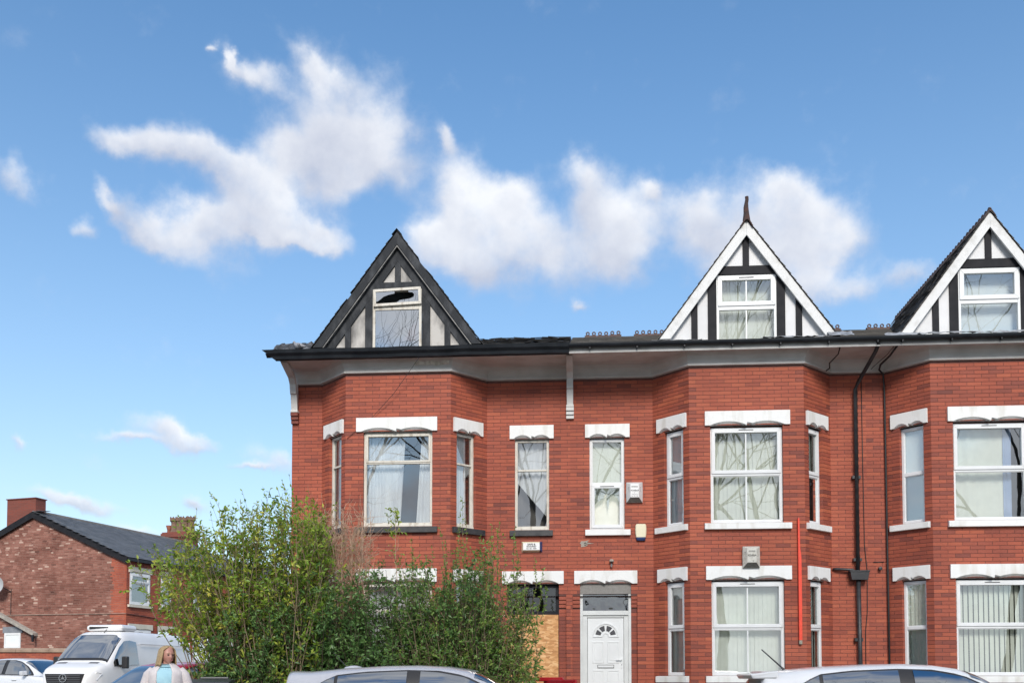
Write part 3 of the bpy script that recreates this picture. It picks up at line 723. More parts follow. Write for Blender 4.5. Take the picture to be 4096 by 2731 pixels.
HROOT = {}
LAB = {1: ('end_terrace_house', 'end terrace brick house with burnt black gable and boarded up doorway'),
       2: ('terrace_house', 'brick terrace house with white front door, white gable and roof finial'),
       3: ('terrace_house', 'brick terrace house beyond the downpipe, white gable without finial')}
def house(h):
    x0, x1 = HOUSES[h]; s0 = (x0+x1)/2; pts = bay_points(h); c, hw = BAY[h]
    nm, lab = LAB[h]
    root = thing(nm, lab, 'house', W(s0, 0, 0), R(-4.2)); HROOT[h] = root
    bpy.context.view_layer.update()
    O = Matrix.Translation((-s0, 0, 0)); rng = random.Random(10+h)
    ow = .69; sw0, sw1 = .30, .79                     # half width of front window; side window span
    fw = (hw-ow, hw+ow)
    win = lambda a, b: [(a, b, Z_SILL1, Z_LINT1, 'lrtb'), (a, b, Z_SILL0, Z_LINT0, 'lrtb')]
    p_l = dict(P0=pts[0], P1=pts[1], z0=.3, z1=Z_FRZ+.02, holes=win(sw0, sw1), q1=1)
    p_f = dict(P0=pts[1], P1=pts[2], z0=.3, z1=Z_FRZ+.02, holes=win(*fw), q0=1, q1=1)
    p_r = dict(P0=pts[2], P1=pts[3], z0=.3, z1=Z_FRZ+.02, holes=win(SIDE_LEN-sw1, SIDE_LEN-sw0), q0=1)
    walls = [p_l, p_f, p_r]
    lx = lambda v: v-pts[3][0]
    rec = []
    if h == 1:
        walls.append(dict(P0=(x0, 0), P1=pts[0], z0=.3, z1=Z_FRZ+.02, holes=[]))
        walls.append(dict(P0=pts[3], P1=(x1, 0), z0=.3, z1=Z_FRZ+.02, holes=[(lx(-1.959), lx(-1.261), Z_SILL1, 6.14, 'lrtb'), (lx(-2.117), lx(-1.068), 2.94, 3.19, 'lrt'), (lx(-2.117), lx(-.921), .3, 2.94, 'l')]))
        rec = [(-1.068, -.921)]
    elif h == 2:
        lx = lambda v: v-x0
        walls.append(dict(P0=(x0, 0), P1=pts[0], z0=.3, z1=Z_FRZ+.02, holes=[(lx(-.444), lx(.256), Z_SILL1, 6.14, 'lrtb'), (lx(-.644), lx(.377), 2.94, 3.19, 'lrt'), (lx(-.796), lx(.50), .3, 2.94, '')]))
        walls.append(dict(P0=pts[3], P1=(x1, 0), z0=.3, z1=Z_FRZ+.02, holes=[]))
        rec = [(-.796, -.644), (.377, .50)]
    else:
        lx = lambda v: v-pts[3][0]
        walls.append(dict(P0=(x0, 0), P1=pts[0], z0=.3, z1=Z_FRZ+.02, holes=[]))
        walls.append(dict(P0=pts[3], P1=(x1, 0), z0=.3, z1=Z_FRZ+.02, holes=[(lx(9.2), lx(9.9), Z_SILL1, 6.14, 'lrtb'), (lx(9.0), lx(10.0), .45, 3.19, 'lrt')]))
    bricks = []
    for p in walls: bricks += lay(p, s0, rng, mean={1: .60, 2: .64, 3: .56}[h])
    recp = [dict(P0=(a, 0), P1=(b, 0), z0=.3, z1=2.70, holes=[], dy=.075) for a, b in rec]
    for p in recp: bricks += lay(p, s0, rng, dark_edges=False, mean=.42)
    for a, b in rec:                                   # stepped corbels over the recesses
        T = O @ panel_matrix((a, 0), (b, 0))
        for i in range(3):
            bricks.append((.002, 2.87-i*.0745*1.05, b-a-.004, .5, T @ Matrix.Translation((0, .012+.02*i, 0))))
    wall = backing(walls+recp, s0, M['mortar'], root)
    wb = MB()
    for p in recp: wb.box(p['P0'][0]-.01, p['P1'][0]+.01, .10, .14, .3, 2.95)
    if recp: wb.build('recess_backing', M['mortar'], root, O)
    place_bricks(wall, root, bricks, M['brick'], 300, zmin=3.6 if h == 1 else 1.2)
    # shell behind the front
    sh = MB(); yb = 8.4
    if h == 1: sh.box(x0+.02, x0+.25, .1, yb, .3, 7.6)
    if h == 3: sh.box(x1-.25, x1-.001, .1, yb, .3, 7.6)
    sh.box(x0+.26, x1-.26, yb-.25, yb, .3, 7.6); sh.build('rear_wall', M['plain_brick'], root, O)
    ins = MB().box(x0+.26, x1-.003, -.35, yb-.26, 7.601, 7.66); ins.box(x0+.26, x1-.003, .28, yb-.26, 3.75, 3.95); ins.box(x0+.26, x1-.003, 3.6, 3.7, .32, 7.59)
    if h == 2: ins.box(x0+.001, x0+.2, .28, yb-.26, .32, 7.59)
    ins.box(x1-.2, x1-.002, .28, 3.59, .32, 7.59) if h != 3 else None
    ins.build('inner_wall', M['soot'] if h == 1 else M['inside'], root, O)

    # windows of the bay
    Tl, Tf, Tr = [O @ panel_matrix(p['P0'], p['P1']) for p in (p_l, p_f, p_r)]
    lm = M['white_stone']; sm1 = M['black_sill'] if h == 1 else M['white_stone']
    oc = hw+(-.02 if h == 1 else .015)
    for fl, (zs, zl, zt2) in enumerate(((Z_SILL0, Z_LINT0, Z_LTOP0), (Z_SILL1, Z_LINT1, Z_LTOP1))):
        lintel(root, Tf, oc-.81, oc+.81, zl, zt2, lm)
        sill(root, Tf, oc-.83, oc+.82, zs-.135, zs, sm1)
        for T, fl_ in ((Tl, 1), (Tr, 0)):
            a, b = (.135, .88) if fl_ else (SIDE_LEN-.88, SIDE_LEN-.135)
            lintel(root, T, a, b, zl, zt2, lm, arch=.07)
            a, b = (.10, .90) if fl_ else (SIDE_LEN-.90, SIDE_LEN-.10)
            sill(root, T, a, b, zs-.135, zs, sm1)
        s_a, s_b = (sw0, sw1), (SIDE_LEN-sw1, SIDE_LEN-sw0)
        if h == 1:
            zt = zs+1.27 if fl else zs+1.25
            w = old_window(root, Tf, fw[0], fw[1], zs, zl, zt)
            m0 = fw[0]
            if fl:
                curtain(w, Tf, (m0+.02, m0+.80), (m0+.02, m0+.70), zs+.05, zl-.03, .26, M['net'], 11, .022)
                curtain(w, Tf, (m0+1.13, m0+1.36), (m0+1.02, m0+1.37), zs+.05, zl-.03, .25, M['net'], 5, .02)
            else:
                curtain(w, Tf, (m0+.02, m0+1.36), (m0+.02, m0+1.36), zs+.05, zl-.03, .3, M['net'], 12, .02)
            for T, (a, b), q in ((Tl, s_a, 0), (Tr, s_b, 1)):
                w = old_window(root, T, a, b, zs, zl, zt, sash=False)
                curtain(w, T, (a+.02, b-.03-.10*q), (a+.02, b-.03-.08*q), zs+.05, zl-.03, .18, M['net'], 6, .014)
        else:
            zt = (5.237 if fl else 2.257)+(0 if h == 2 else .012)
            w = upvc_window(root, Tf, fw[0], fw[1], zs, zl-.03, zt, muntin=(h == 2))
            if h == 2: slats(w, Tf, fw[0]+.03, fw[1]-.03, zs+.06, zl-.02, .27, M['blind'], seed=fl, ang=14 if fl else 8)
            elif fl:
                curtain(w, Tf, (fw[0]+.03, fw[1]-.35), (fw[0]+.03, fw[1]-.34), zs+.05, zl-.02, .30, M['blind'], 5, .015)
                curtain(w, Tf, (fw[1]-.36, fw[1]-.20), (fw[1]-.36, fw[1]-.21), zs+.05, zl-.02, .28, M['blue_curtain'], 2, .015)
            else: slats(w, Tf, fw[0]+.03, fw[1]-.06, zs+.06, zl-.02, .27, M['blind'], seed=7, ang=22, pitch=.095, w=.09)
            for T, (a, b), q in ((Tl, s_a, 0), (Tr, s_b, 1)):
                w = upvc_window(root, T, a, b, zs, zl-.02, zt, fw=.05, top_open=(h == 2))
                if fl and not q: MB().box(a+.03, b+.03, .16, .164, zs+.04, zl-.04).build('blind', M['blind_white'], w, T)
                else: slats(w, T, a+.0, b+.06, zs+.05, zl-.03, .20, M['blind'], seed=3+q, ang=20)
    # narrow stair window and doorway
    if h in (1, 2):
        P0 = pts[3] if h == 1 else (x0, 0); T = O @ panel_matrix(P0, (P0[0]+1, 0)); l2 = lambda v: v-P0[0]
        if h == 1:
            lintel(root, T, l2(-2.06), l2(-1.168), 6.14, 6.413, lm); sill(root, T, l2(-2.06), l2(-1.186), 4.155, Z_SILL1, sm1)
            w = old_window(root, T, l2(-1.959), l2(-1.261), Z_SILL1, 6.14, 5.51, sash=False)
            a = l2(-1.959)
            # curtain pulled aside: its lower edge falls away to the right
            rows = []
            for j in range(13):
                f = j/12; row = []
                for i in range(31):
                    u = i/30; zb = 5.30-.75*u; zt_ = 6.10
                    row.append((a+.03+.64*u, .25+.018*math.sin(u*34+5*f)+.01*math.sin(f*9), zt_+(zb-zt_)*f))
                rows.append(row)
            MB().grid(rows).build('curtain', M['net'], w, T, smooth=True)
            curtain(w, T, (a+.03, a+.66), (a+.03, a+.66), 4.33, 6.1, .5, M['inside'], 5, .02, name='dark_drape')
            lintel(root, T, l2(-2.213), l2(-.971), 3.19, 3.447, lm)
            # doorway: dark transom over a sheet of strand board
            tr = MB().ring(l2(-2.117), l2(-1.068), 2.575, 3.19, .07, .09, .16).build('transom_frame', M['black_timber'], root, T)
            pane(tr, T, l2(-2.05), l2(-1.135), 2.643, 3.122, .12, M['dark_glass'])
            MB().box(l2(-2.13), l2(-1.082), .045, .063, .42, 2.572).build('strand_board', M['osb'], root, T, label='orange strand board nailed over the doorway')
            MB().box(l2(-2.117), l2(-1.068), .165, .2, .42, 3.19).build('old_door', M['soot'], root, T)
            MB().box(l2(-2.13), l2(-1.05), -.35, .25, .2, .42).build('doorstep', M['white_stone'], root, T)
        else:
            lintel(root, T, l2(-.534), l2(.36), 6.14, 6.41, lm); sill(root, T, l2(-.536), l2(.37), 4.155, Z_SILL1, sm1)
            w = upvc_window(root, T, l2(-.444), l2(.256), Z_SILL1, 6.13, 5.206, top_open=False, low_open=False)
            # lower casement with its glass broken: a jagged piece hangs at the top
            a, b = l2(-.444)+.05, l2(.256)-.05; zlo, zhi = Z_SILL1+.05, 5.176
            MB().ring(a-.02, b+.02, zlo-.02, zhi+.02, .07, .057, .125).build('sash', M['upvc'], w, T, bevel=.005)
            MB().box((a+b)/2-.14, (a+b)/2+.14, .05, .0565, zhi-.02, zhi-.008).build('trickle_vent', M['rubber'], w, T)
            for o in [o for o in w.children if o.name.startswith('pane')]:
                if min(v.co.z for v in o.data.vertices) < 5: bpy.data.objects.remove(o)
            xa, xb = a+.045, b-.045; zm, zM = zlo+.045, zhi-.045
            shard = [(xa, zM), (xa+.16, zM), (xa+.24, zM-.09), (xa+.17, zM-.22), (xa+.06, zM-.28), (xa, zM-.34)]
            g2 = [(xa+.30, zM), (xb, zM), (xb, zM-.30), (xb-.05, zM-.2), (xb-.13, zM-.15), (xb-.20, zM-.19), (xb-.235, zM-.45), (xb-.255, zM-.30), (xb-.27, zM-.20), (xa+.22, zM-.2), (xa+.26, zM-.09)]
            MB().prism(shard, .085, .089).build('broken_pane', M['glass'], w, T); MB().prism(g2, .085, .089).build('broken_pane', M['glass'], w, T)
            MB().box(xa-.1, xb+.1, .22, .224, zlo, 6.1).build('blind', M['blind'], w, T)
            lintel(root, T, l2(-.759), l2(.499), 3.187, 3.447, lm)
            d0, d1 = l2(-.644), l2(.377)
            fr = MB(); yf = .06
            fr.box(d0, d0+.055, yf, .2, .45, 2.985); fr.box(d1-.055, d1, yf, .2, .45, 2.985); fr.box(d0+.055, d1-.055, yf+.001, .2, 2.56, 2.65)
            fr.box(d0+.055, d0+.145, yf+.03, .2, .45, 2.56); fr.box(d1-.145, d1-.055, yf+.03, .2, .45, 2.56); fr.box(d0+.145, d1-.145, yf+.031, .2, 2.515, 2.56)
            dr = fr.build('door_frame', M['door_frame'], root, T, bevel=.005)
            MB().box(d0, d1, .05, .19, 2.986, 3.19).build('header_panel', M['header'], root, T)
            pane(dr, T, d0+.05, d1-.05, 2.652, 2.984, .13, M['fan_glass'], 'transom_pane')
            MB().box(d0+.03, d1-.03, .1955, .21, 2.6, 3.0).build('transom_backing', M['soot'], dr, T)
            x_0, x_1 = l2(-.493), l2(.227); yl = .115; zt = 2.512
            leaf = MB().box(x_0, x_1, yl, yl+.05, .47, zt).build('door', M['door'], root, T, bevel=.004)
            cx = (x_0+x_1)/2; fz = 2.145
            # fanlight: moulding, four glazed sectors
            def sector(r0, r1, a0, a1, n=8):
                p = [(cx+r1*math.cos(a0+(a1-a0)*i/n), fz+r1*math.sin(a0+(a1-a0)*i/n)) for i in range(n+1)]
                return p+[(cx+r0*math.cos(a1+(a0-a1)*i/n), fz+r0*math.sin(a1+(a0-a1)*i/n)) for i in range(n+1)]
            mo = MB()
            mo.prism(sector(.235, .262, 0, math.pi, 18), yl-.014, yl-.001)
            for s in (-1, 1): mo.box(*sorted((cx+s*.262, cx+s*.06)), yl-.014, yl-.001, fz-.026, fz-.001)
            mo.prism(sector(.045, .07, 0, math.pi, 10), yl-.0135, yl-.0005)
            mo.build('fanlight_moulding', M['door'], leaf, T, bevel=.003)
            for a0, a1 in ((8, 38), (50, 83), (97, 130), (142, 172)):
                MB().prism(sector(.10, .205, R(a0), R(a1)), yl-.006, yl-.001).build('fanlight_pane', M['dark_glass2'], leaf, T)
            for xa, xb in ((x_0+.09, cx-.035), (cx+.035, x_1-.09)):
                for za, zb in ((1.60, 2.03), (.62, 1.46)):
                    MB().ring(xa, xb, za, zb, .022, yl-.010, yl-.001).build('door_panel', M['door'], leaf, T, bevel=.004)
                    MB().box(xa+.045, xb-.045, yl-.006, yl-.0005, za+.045, zb-.045).build('door_panel', M['door'], leaf, T, bevel=.004)
            lb = MB().ring(cx-.165, cx+.165, 1.50, 1.565, .008, yl-.012, yl-.001).build('letterbox', M['ink'], leaf, T)
            MB().box(cx-.156, cx+.156, yl-.010, yl-.001, 1.509, 1.556).build('letterbox_flap', M['door'], leaf, T, bevel=.003)
            hd = MB().box(x_1-.055, x_1-.025, yl-.012, yl-.001, 1.50, 1.70); hd.box(x_1-.155, x_1-.03, yl-.05, yl-.035, 1.655, 1.675); hd.box(x_1-.045, x_1-.03, yl-.036, yl-.01, 1.657, 1.673)
            hd.build('door_handle', M['door'], leaf, T, bevel=.003); MB().box(x_1-.045, x_1-.035, yl-.015, yl-.0125, 1.555, 1.575).build('keyhole', M['ink'], leaf, T)
            MB().box(d0-.1, d1+.1, -.4, .19, .2, .45).build('doorstep', M['white_stone'], root, T)
    else:
        T = O @ panel_matrix(pts[3], (pts[3][0]+1, 0)); l2 = lambda v: v-pts[3][0]
        lintel(root, T, l2(9.1), l2(10.), 6.14, 6.41, lm); sill(root, T, l2(9.1), l2(10.), 4.155, Z_SILL1, sm1)
        upvc_window(root, T, l2(9.2), l2(9.9), Z_SILL1, 6.13, 5.2); lintel(root, T, l2(8.9), l2(10.1), 3.187, 3.447, lm)
        MB().box(l2(9.0), l2(10.), .1, .15, .45, 3.19).build('door', M['door'], root, T)

    # roof
    eaves(root, s0, pts, x0, x1, h)
    if h == 1:
        gable(root, s0, -4.25, 'burnt', .49); dormer_roof(root, s0, -4.25, 'burnt', 3.0); main_roof(root, s0, x0-.25, x1, 'burnt', yr=2.4, zr=9.03, seed=4)
    elif h == 2:
        gable(root, s0, 2.60, 'white', .575); dormer_roof(root, s0, 2.60, 'white'); main_roof(root, s0, x0+.002, x1, 'slate', seed=5)
    else:
        gable(root, s0, 7.17, 'white', .575); dormer_roof(root, s0, 7.17, 'white', 4.9); main_roof(root, s0, x0+.002, x1, 'slate', seed=6, zr=9.64)
    gc = {1: -4.25, 2: 2.60, 3: 7.17}[h]; gw = .49 if h == 1 else .575
    Tg = O @ panel_matrix((gc-gw, -.66), (gc+gw, -.66)); w2 = 2*gw
    if h == 1:
        f = M['old_white']; Tg = Tg @ Matrix.Translation((0, -.085, 0))
        w = MB().ring(0, w2, 7.7, 9.015, .05, .0, .05).box(.05, w2-.05, .002, .048, 8.60, 8.69).build('window', f, root, Tg, bevel=.005)
        pane(w, Tg, .046, w2-.046, 7.75, 8.604, .025, M['mirror_glass'])
        # top light, hanging slightly open, its glass smashed
        Th = Tg @ Matrix.Translation((w2/2, -.03, 9.02)) @ Matrix.Rotation(R(-2.2), 4, 'Y')
        a, b = -w2/2+.01, w2/2-.01
        sa = MB().ring(a, b, -.345, 0, .055, -.02, .02).build('sash', f, w, Th, bevel=.005)
        a += .05; b -= .05; lo, hi = -.293, -.052
        MB().prism([(a, lo+.05), (a+.01, lo), (a, lo)], -.002, .002).build('broken_pane', M['mirror_glass'], w, Th)
        MB().prism([(a, hi-.02), (a+.02, hi), (a+.38, hi), (a+.38, hi-.05), (a+.26, hi-.07), (a+.16, hi-.10), (a+.08, hi-.16), (a+.03, lo+.05), (a, lo+.055)], -.002, .002).build('broken_pane', M['mirror_glass'], w, Th)
        MB().prism([(b, lo), (a+.40, lo), (a+.48, lo+.05), (b-.18, lo+.07), (b-.10, lo+.10), (b-.085, lo+.15), (b-.12, hi-.05), (a+.66, hi-.04), (a+.66, hi), (b, hi)], -.002, .002).build('broken_pane', M['mirror_glass'], w, Th)
    else:
        w = MB().ring(0, w2, 7.7, 9.125, .05, -.02, .05).box(.05, w2-.05, -.018, .048, 8.44, 8.53).build('window', M['upvc'], root, Tg, bevel=.005)
        MB().ring(.025, w2-.025, 8.515, 9.105, .085, -.04, .02).build('sash', M['upvc'], w, Tg, bevel=.006)
        pane(w, Tg, .1, w2-.1, 8.59, 9.03, .0, M['glass']); pane(w, Tg, .046, w2-.046, 7.745, 8.445, .01, M['glass'])
        if h == 2:
            MB().box(w2/2-.012, w2/2+.012, -.014, -.002, 8.595, 9.025).build('muntin', M['upvc'], w, Tg); MB().box(w2/2-.012, w2/2+.012, -.004, .008, 7.75, 8.44).build('muntin', M['upvc'], w, Tg)
            MB().box(w2/2-.14, w2/2+.14, -.047, -.0405, 9.06, 9.075).build('trickle_vent', M['rubber'], w, Tg)
        MB().box(-.02, w2+.02, .22, .225, 7.70, 9.15).build('blind', M['blind_white' if h == 3 else 'blind'], w, Tg)
    # flashing at the foot of the gable
    if h == 1:
        crumpled('torn_felt', x0-.12, x0+.62, -1.02, -.62, 7.74, 8.02, M['felt'], root, O, 5, .045)
        crumpled('flashing', gc-1.5, gc+1.75, -1.03, -.81, 7.745, 7.80, M['felt'], root, O, 6, .012, 40)
        pe = crumpled('peeling_paint', -3.9, -3.2, -.76, -.80, 7.47, 7.56, M['old_white'], root, O, 9, .02, 8, 2)
        bracket(root, s0, x0+.07, M['plain_brick2']); bracket(root, s0, x1-.0, M['dirty_white'])
        ch = MB().box(-5.72, -4.9, 5.2, 5.9, 7.7, 10.85); ch.box(-5.77, -4.85, 5.15, 5.95, 10.70, 10.78)
        chm = ch.build('chimney', M['plain_brick'], root, O)
        for i, x in enumerate((-5.55, -5.1)):
            crown_pot(chm, (x, 5.55, 10.85), .13, .52, M['red_clay'], O, .0)
    elif h == 2:
        fin = MB(); zf = 10.16; p = [(2.60, -.80, zf-.02), (2.598, -.80, zf+.12), (2.592, -.8, zf+.24), (2.60, -.8, zf+.33), (2.612, -.8, zf+.40), (2.607, -.8, zf+.455)]
        fin.tube(p, [.075, .055, .048, .036, .034, .036], 8); fin.prism([(2.48, zf-.16), (2.60, zf+.02), (2.72, zf-.16), (2.60, zf+.10)], -.86, -.78)
        fin.build('finial', M['ridge_dark'], root, O)
        crumpled('flashing', gc-.3+.55, gc+1.62, -1.05, -.81, 7.77, 7.83, M['lead'], root, O, 11, .018, 20)
        crumpled('flashing', gc+1.5, gc+1.95, -1.06, -.78, 7.77, 7.93, M['lead'], root, O, 12, .012, 6)
        crumpled('flashing', gc-1.85, gc-.9, -1.04, -.8, 7.76, 7.80, M['lead'], root, O, 13, .008, 12)
    else:
        crumpled('flashing', gc-1.45, gc+1.7, -1.06, -.81, 7.76, 7.86, M['lead'], root, O, 15, .022, 34)
        crumpled('flashing', gc-2.0, gc-1.35, -1.06, -.78, 7.73, 7.88, M['lead'], root, O, 16, .022, 8)
    return root

def crown_pot(parent, c, r, hgt, mat, O, tw=0.):
    mb = MB().lathe([(r*1.15, 0), (r*1.15, hgt*.08), (r*.92, hgt*.14), (r*.80, hgt*.55), (r*.86, hgt*.68), (r*1.12, hgt*.72), (r*1.15, hgt*.88), (r*.9, hgt*.88), (r*.75, hgt*.4)], 16, c)
    n = 8
    for i in range(n):
        a0, a1 = 2*math.pi*i/n+tw, 2*math.pi*(i+1)/n+tw; am = (a0+a1)/2
        f = lambda a, q, z: (c[0]+r*q*math.cos(a), c[1]+r*q*math.sin(a), c[2]+z)
        mb.add([f(a0, 1.15, hgt*.88), f(a1, 1.15, hgt*.88), f(am, 1.18, hgt*1.0), f(a0, .98, hgt*.88), f(a1, .98, hgt*.88), f(am, 1.02, hgt*1.0)], [(0, 1, 2), (3, 4, 5), (0, 2, 5, 3), (1, 2, 5, 4)])
    return mb.build('chimney_pot', mat, parent, O, smooth=False)

M['dark_glass2'] = mk('dark_leaded_glass', (.05, .05, .055), (.09, .09, .095), 40, .2)
M['mirror_glass'] = glass_mat('grimy_attic_glass', tint=(.25, .27, .29), refl=.55, wob=.02)
M['ridge_dark'] = mk('sooty_terracotta', (.035, .022, .020), (.08, .035, .025), 9, .75)
M['plain_brick2'] = mk('corbel_brick', (.20, .045, .028), (.14, .036, .024), 12, .7)
for h in (1, 2, 3): house(h)

# pipes and cables on the walls
def run_pipe(parent, s0, pts, r, mat, name, n=10):
    return MB().tube([(x-s0, y, z) for x, y, z in pts], r, n).build(name, mat, parent, smooth=True)
r2 = HROOT[2]; s2 = (HOUSES[2][0]+HOUSES[2][1])/2
dp = run_pipe(r2, s2, [(5.0, -1.03, 7.70), (5.0, -1.0, 7.60), (4.985, -.85, 7.50), (4.83, -.16, 7.10), (4.80, -.095, 7.0), (4.80, -.095, 3.36)], .038, M['pipe'], 'downpipe')
run_pipe(dp, s2, [(4.805, -.095, 3.25), (4.83, -.095, .35)], .043, M['pipe'], 'lower_pipe')
MB().prism([(4.63, 3.37), (4.995, 3.37), (4.97, 3.215), (4.66, 3.215)], -.19, -.005).box(4.62, 5.005, -.20, -.004, 3.371, 3.40).build('hopper_head', M['pipe'], dp, Matrix.Translation((-s2, 0, 0)), bevel=.005)
run_pipe(dp, s2, [(4.34, -.02, 3.44), (4.40, -.06, 3.44), (4.70, -.10, 3.42), (4.74, -.10, 3.37)], .028, M['pipe'], 'waste_pipe')
for z in (5.25, 2.05, 3.62):
    MB().box(4.72, 4.88, -.10, -.002, z-.03, z+.03).build('pipe_clip', M['pipe'], dp, Matrix.Translation((-s2, 0, 0)))
run_pipe(dp, s2, [(4.94, -.012, 7.2), (4.945, -.012, 5.4), (4.955, -.012, 3.9), (5.0, -.015, 3.4), (4.99, -.012, 2.6), (4.95, -.012, 2.2), (4.945, -.012, .5)], .008, M['cable'], 'cable', 6)
run_pipe(r2, s2, [(4.30, -.95, 7.57), (4.33, -.70, 7.52), (4.22, -.45, 7.42), (4.26, -.30, 7.37), (4.20, -.25, 7.33)], .012, M['cable'], 'cable', 6)
r3 = HROOT[3]; s3 = (HOUSES[3][0]+HOUSES[3][1])/2
run_pipe(r3, s3, [(5.36, -.95, 7.57), (5.33, -.6, 7.50), (5.22, -.35, 7.40), (5.25, -.15, 7.36), (5.35, -.07, 7.30), (5.375, -.055, 6.9), (5.385, -.055, 3.0), (5.39, -.055, .4)], .019, M['cable'], 'corner_cable', 7)
run_pipe(r3, s3, [(5.30, -.95, 7.57), (5.28, -.6, 7.52), (5.12, -.25, 7.40), (4.98+.1, -.2, 7.36)], .006, M['cable'], 'cable', 5)
run_pipe(r3, s3, [(5.33, -.01, 3.58), (5.12, -.012, 3.575)], .009, M['cable'], 'cable', 5)
MB().lathe([(0.001, -.09), (.035, -.085), (.035, 0)], 12, (5.24-s3, 0, 3.445), axis='y').build('vent_cap', M['pipe'], r3)
r1 = HROOT[1]; s1 = (HOUSES[1][0]+HOUSES[1][1])/2
run_pipe(r1, s1, [(-3.75, -1.0, 7.56), (-4.3, -.80, 6.9), (-4.75, -.72, 6.45), (-5.25, -.70, 6.05)], .005, M['cable'], 'cable', 5)
mp = MB(); rg = random.Random(2); pts_ = [(.02*0-.53+.085*(1+.7*rg.uniform(-1, 1))*math.cos(a)*1.25, 4.0+.06*(1+.6*rg.uniform(-1, 1))*math.sin(a)) for a in [2*math.pi*i/11 for i in range(11)]]
mp.prism(pts_, -.008, .004); pt = mp.build('mortar_patch', M['plaster'], r2, Matrix.Translation((-s2, 0, 0)))
MB().lathe([(.024, -.03), (.024, 0)], 10, (-.535-s2, 0, 3.995), axis='y').build('pipe_stub', M['pipe'], pt)

# ------------------------------------------------------------------ things fixed to the front
def fixed(name, label, cat, x, y, z, group=None): return thing(name, label, cat, W(x, y, z), R(-4.2), group)
def athena(x, y, z, label, mat, worn):
    """tapering siren box: wide back, narrow face, slanted underside"""
    r = fixed('burglar_alarm', label, 'alarm')if False else thing('burglar_alarm', label, 'alarm', W(x, y, z), R(-4.2), None)
    w, hh, d = .162, .205, .13
    back = [(-w, 0, -hh), (-w*1.03, 0, 0), (-w, 0, hh), (w, 0, hh), (w*1.03, 0, 0), (w, 0, -hh)]
    back = [(a, -.002, c) for a, _, c in back]; rim = [(a, -.035, c) for a, _, c in back]
    fr = [(-.085, -d, -.115), (-.088, -d, .03), (-.085, -d*.92, .165), (.085, -d*.92, .165), (.088, -d, .03), (.085, -d, -.115)]
    mb = MB(); v = back+rim+fr; n = 6
    fs = [tuple(range(n)), tuple(range(2*n, 3*n))]
    for o in (0, n): fs += [(o+i, o+(i+1) % n, o+n+(i+1) % n, o+n+i) for i in range(n) if not (o == n and i == 5)]
    mb.add(v, fs); mb.build('case', mat, r, bevel=.008)
    MB().add([v[6], v[11], v[17], v[12]], [(0, 1, 2, 3)]).build('underside', M['alarm_base'], r)
    yf = -d-.003
    lb = MB().box(-.076, .076, yf, yf+.004, -.108, .03).add([(-.076, -d*.92-.003, .155), (.076, -d*.92-.003, .155), (.076, yf, .03), (-.076, yf, .03)], [(0, 1, 2, 3)])
    lb.build('label', M['label'] if not worn else mat, r)
    F = lambda px, pz: Matrix.Translation((px, yf-.0015, pz)) @ UPRIGHT
    Fu = lambda px, pz: Matrix.Translation((px, -d*.955-.006, pz)) @ Matrix.Rotation(R(-5), 4, 'X') @ UPRIGHT
    for i in range(9): MB().box(-.062+i*.0145, -.055+i*.0145, -d*.955-.006, -d*.955-.001, .085, .118).build('grille_bar', M['ink'], r)
    text_mesh('ATHENA', .042, M['ink'], r, F(0, .045-.02), sx=.98, bold=.0012)
    text_mesh('ALARM SYSTEMS', .016, M['ink'], r, F(0, .0), sx=1.0)
    text_mesh('MANCHESTER', .02, M['ink'], r, F(0, -.05), sx=1.0) if not worn else None
    MB().box(-.004, .004, yf-.003, yf-.001, -.03, -.018).build('printed_dot', M['ink'], r)
    text_mesh('061-798 7000' if not worn else '798', .03, M['ink'], r, F(0 if not worn else .02, -.086), sx=.75)
    for s in (-1, 1):
        for i in range(4):
            zz = .095-i*.028; mbv = MB().tube([(s*.105, -.108, zz), (s*.138, -.060, zz-.012*1)], .0035, 5); mbv.build('louvre', M['ink'], r)
    return r
athena(.452, -.001, 5.015, 'clean white alarm siren box beside the stair window with broken glass', M['alarm_white'], False)
athena(2.63, -PROJ-.045, 3.61, 'grimy white alarm siren box on the lintel of the bay window', M['alarm_grimy'], True)
ya = fixed('burglar_alarm', 'rounded cream alarm box with blue base on red brick', 'alarm', .575, 0, 4.21)
mb = MB(); n = 5; rows = []
for q, (w, z) in enumerate(((.098, -.10), (.108, -.04), (.112, .06), (.108, .14), (.09, .165))):
    rows.append([(-w, -.001, z), (-w, -.05, z), (-w*.85, -.068, z), (w*.85, -.068, z), (w, -.05, z), (w, -.001, z)])
mb.grid(rows); mb.add(rows[-1], [tuple(range(6))]); mb.build('cover', M['cream'], ya, bevel=.01)
mb = MB(); rows = [[(x*.99, y, -.102) for x, y, z in rows[0]], [(x*.93, y*.95, -.135) for x, y, z in rows[0]], [(x*.85, y*.7, -.165) for x, y, z in rows[0]]]
mb.grid(rows); mb.add(rows[-1], [tuple(range(6))]); mb.add(rows[0], [tuple(range(6))]); mb.build('strobe', M['blue'], ya, bevel=.006)
sa = fixed('burglar_alarm', 'wide white alarm box lettered SAFE & SOUND with blue end', 'alarm', -1.61, 0, 3.94)
mb = MB(); w, hh, d = .21, .108, .085
v = [(-w, -.001, -hh), (w-.055, -.001, -hh), (w-.055, -.001, hh), (-w, -.001, hh), (-w+.035, -d, -hh+.035), (w-.05, -d, -hh+.035), (w-.05, -d, hh-.035), (-w+.035, -d, hh-.035)]
mb.add(v, [(3, 2, 1, 0), (4, 5, 6, 7), (3, 0, 4, 7), (2, 3, 7, 6), (1, 2, 6, 5), (0, 1, 5, 4)]); mb.build('case', M['cream'], sa, bevel=.004)
MB().box(-w+.038, w-.052, -d-.002, -d+.001, -hh+.038, hh-.038).build('label', M['label'], sa)
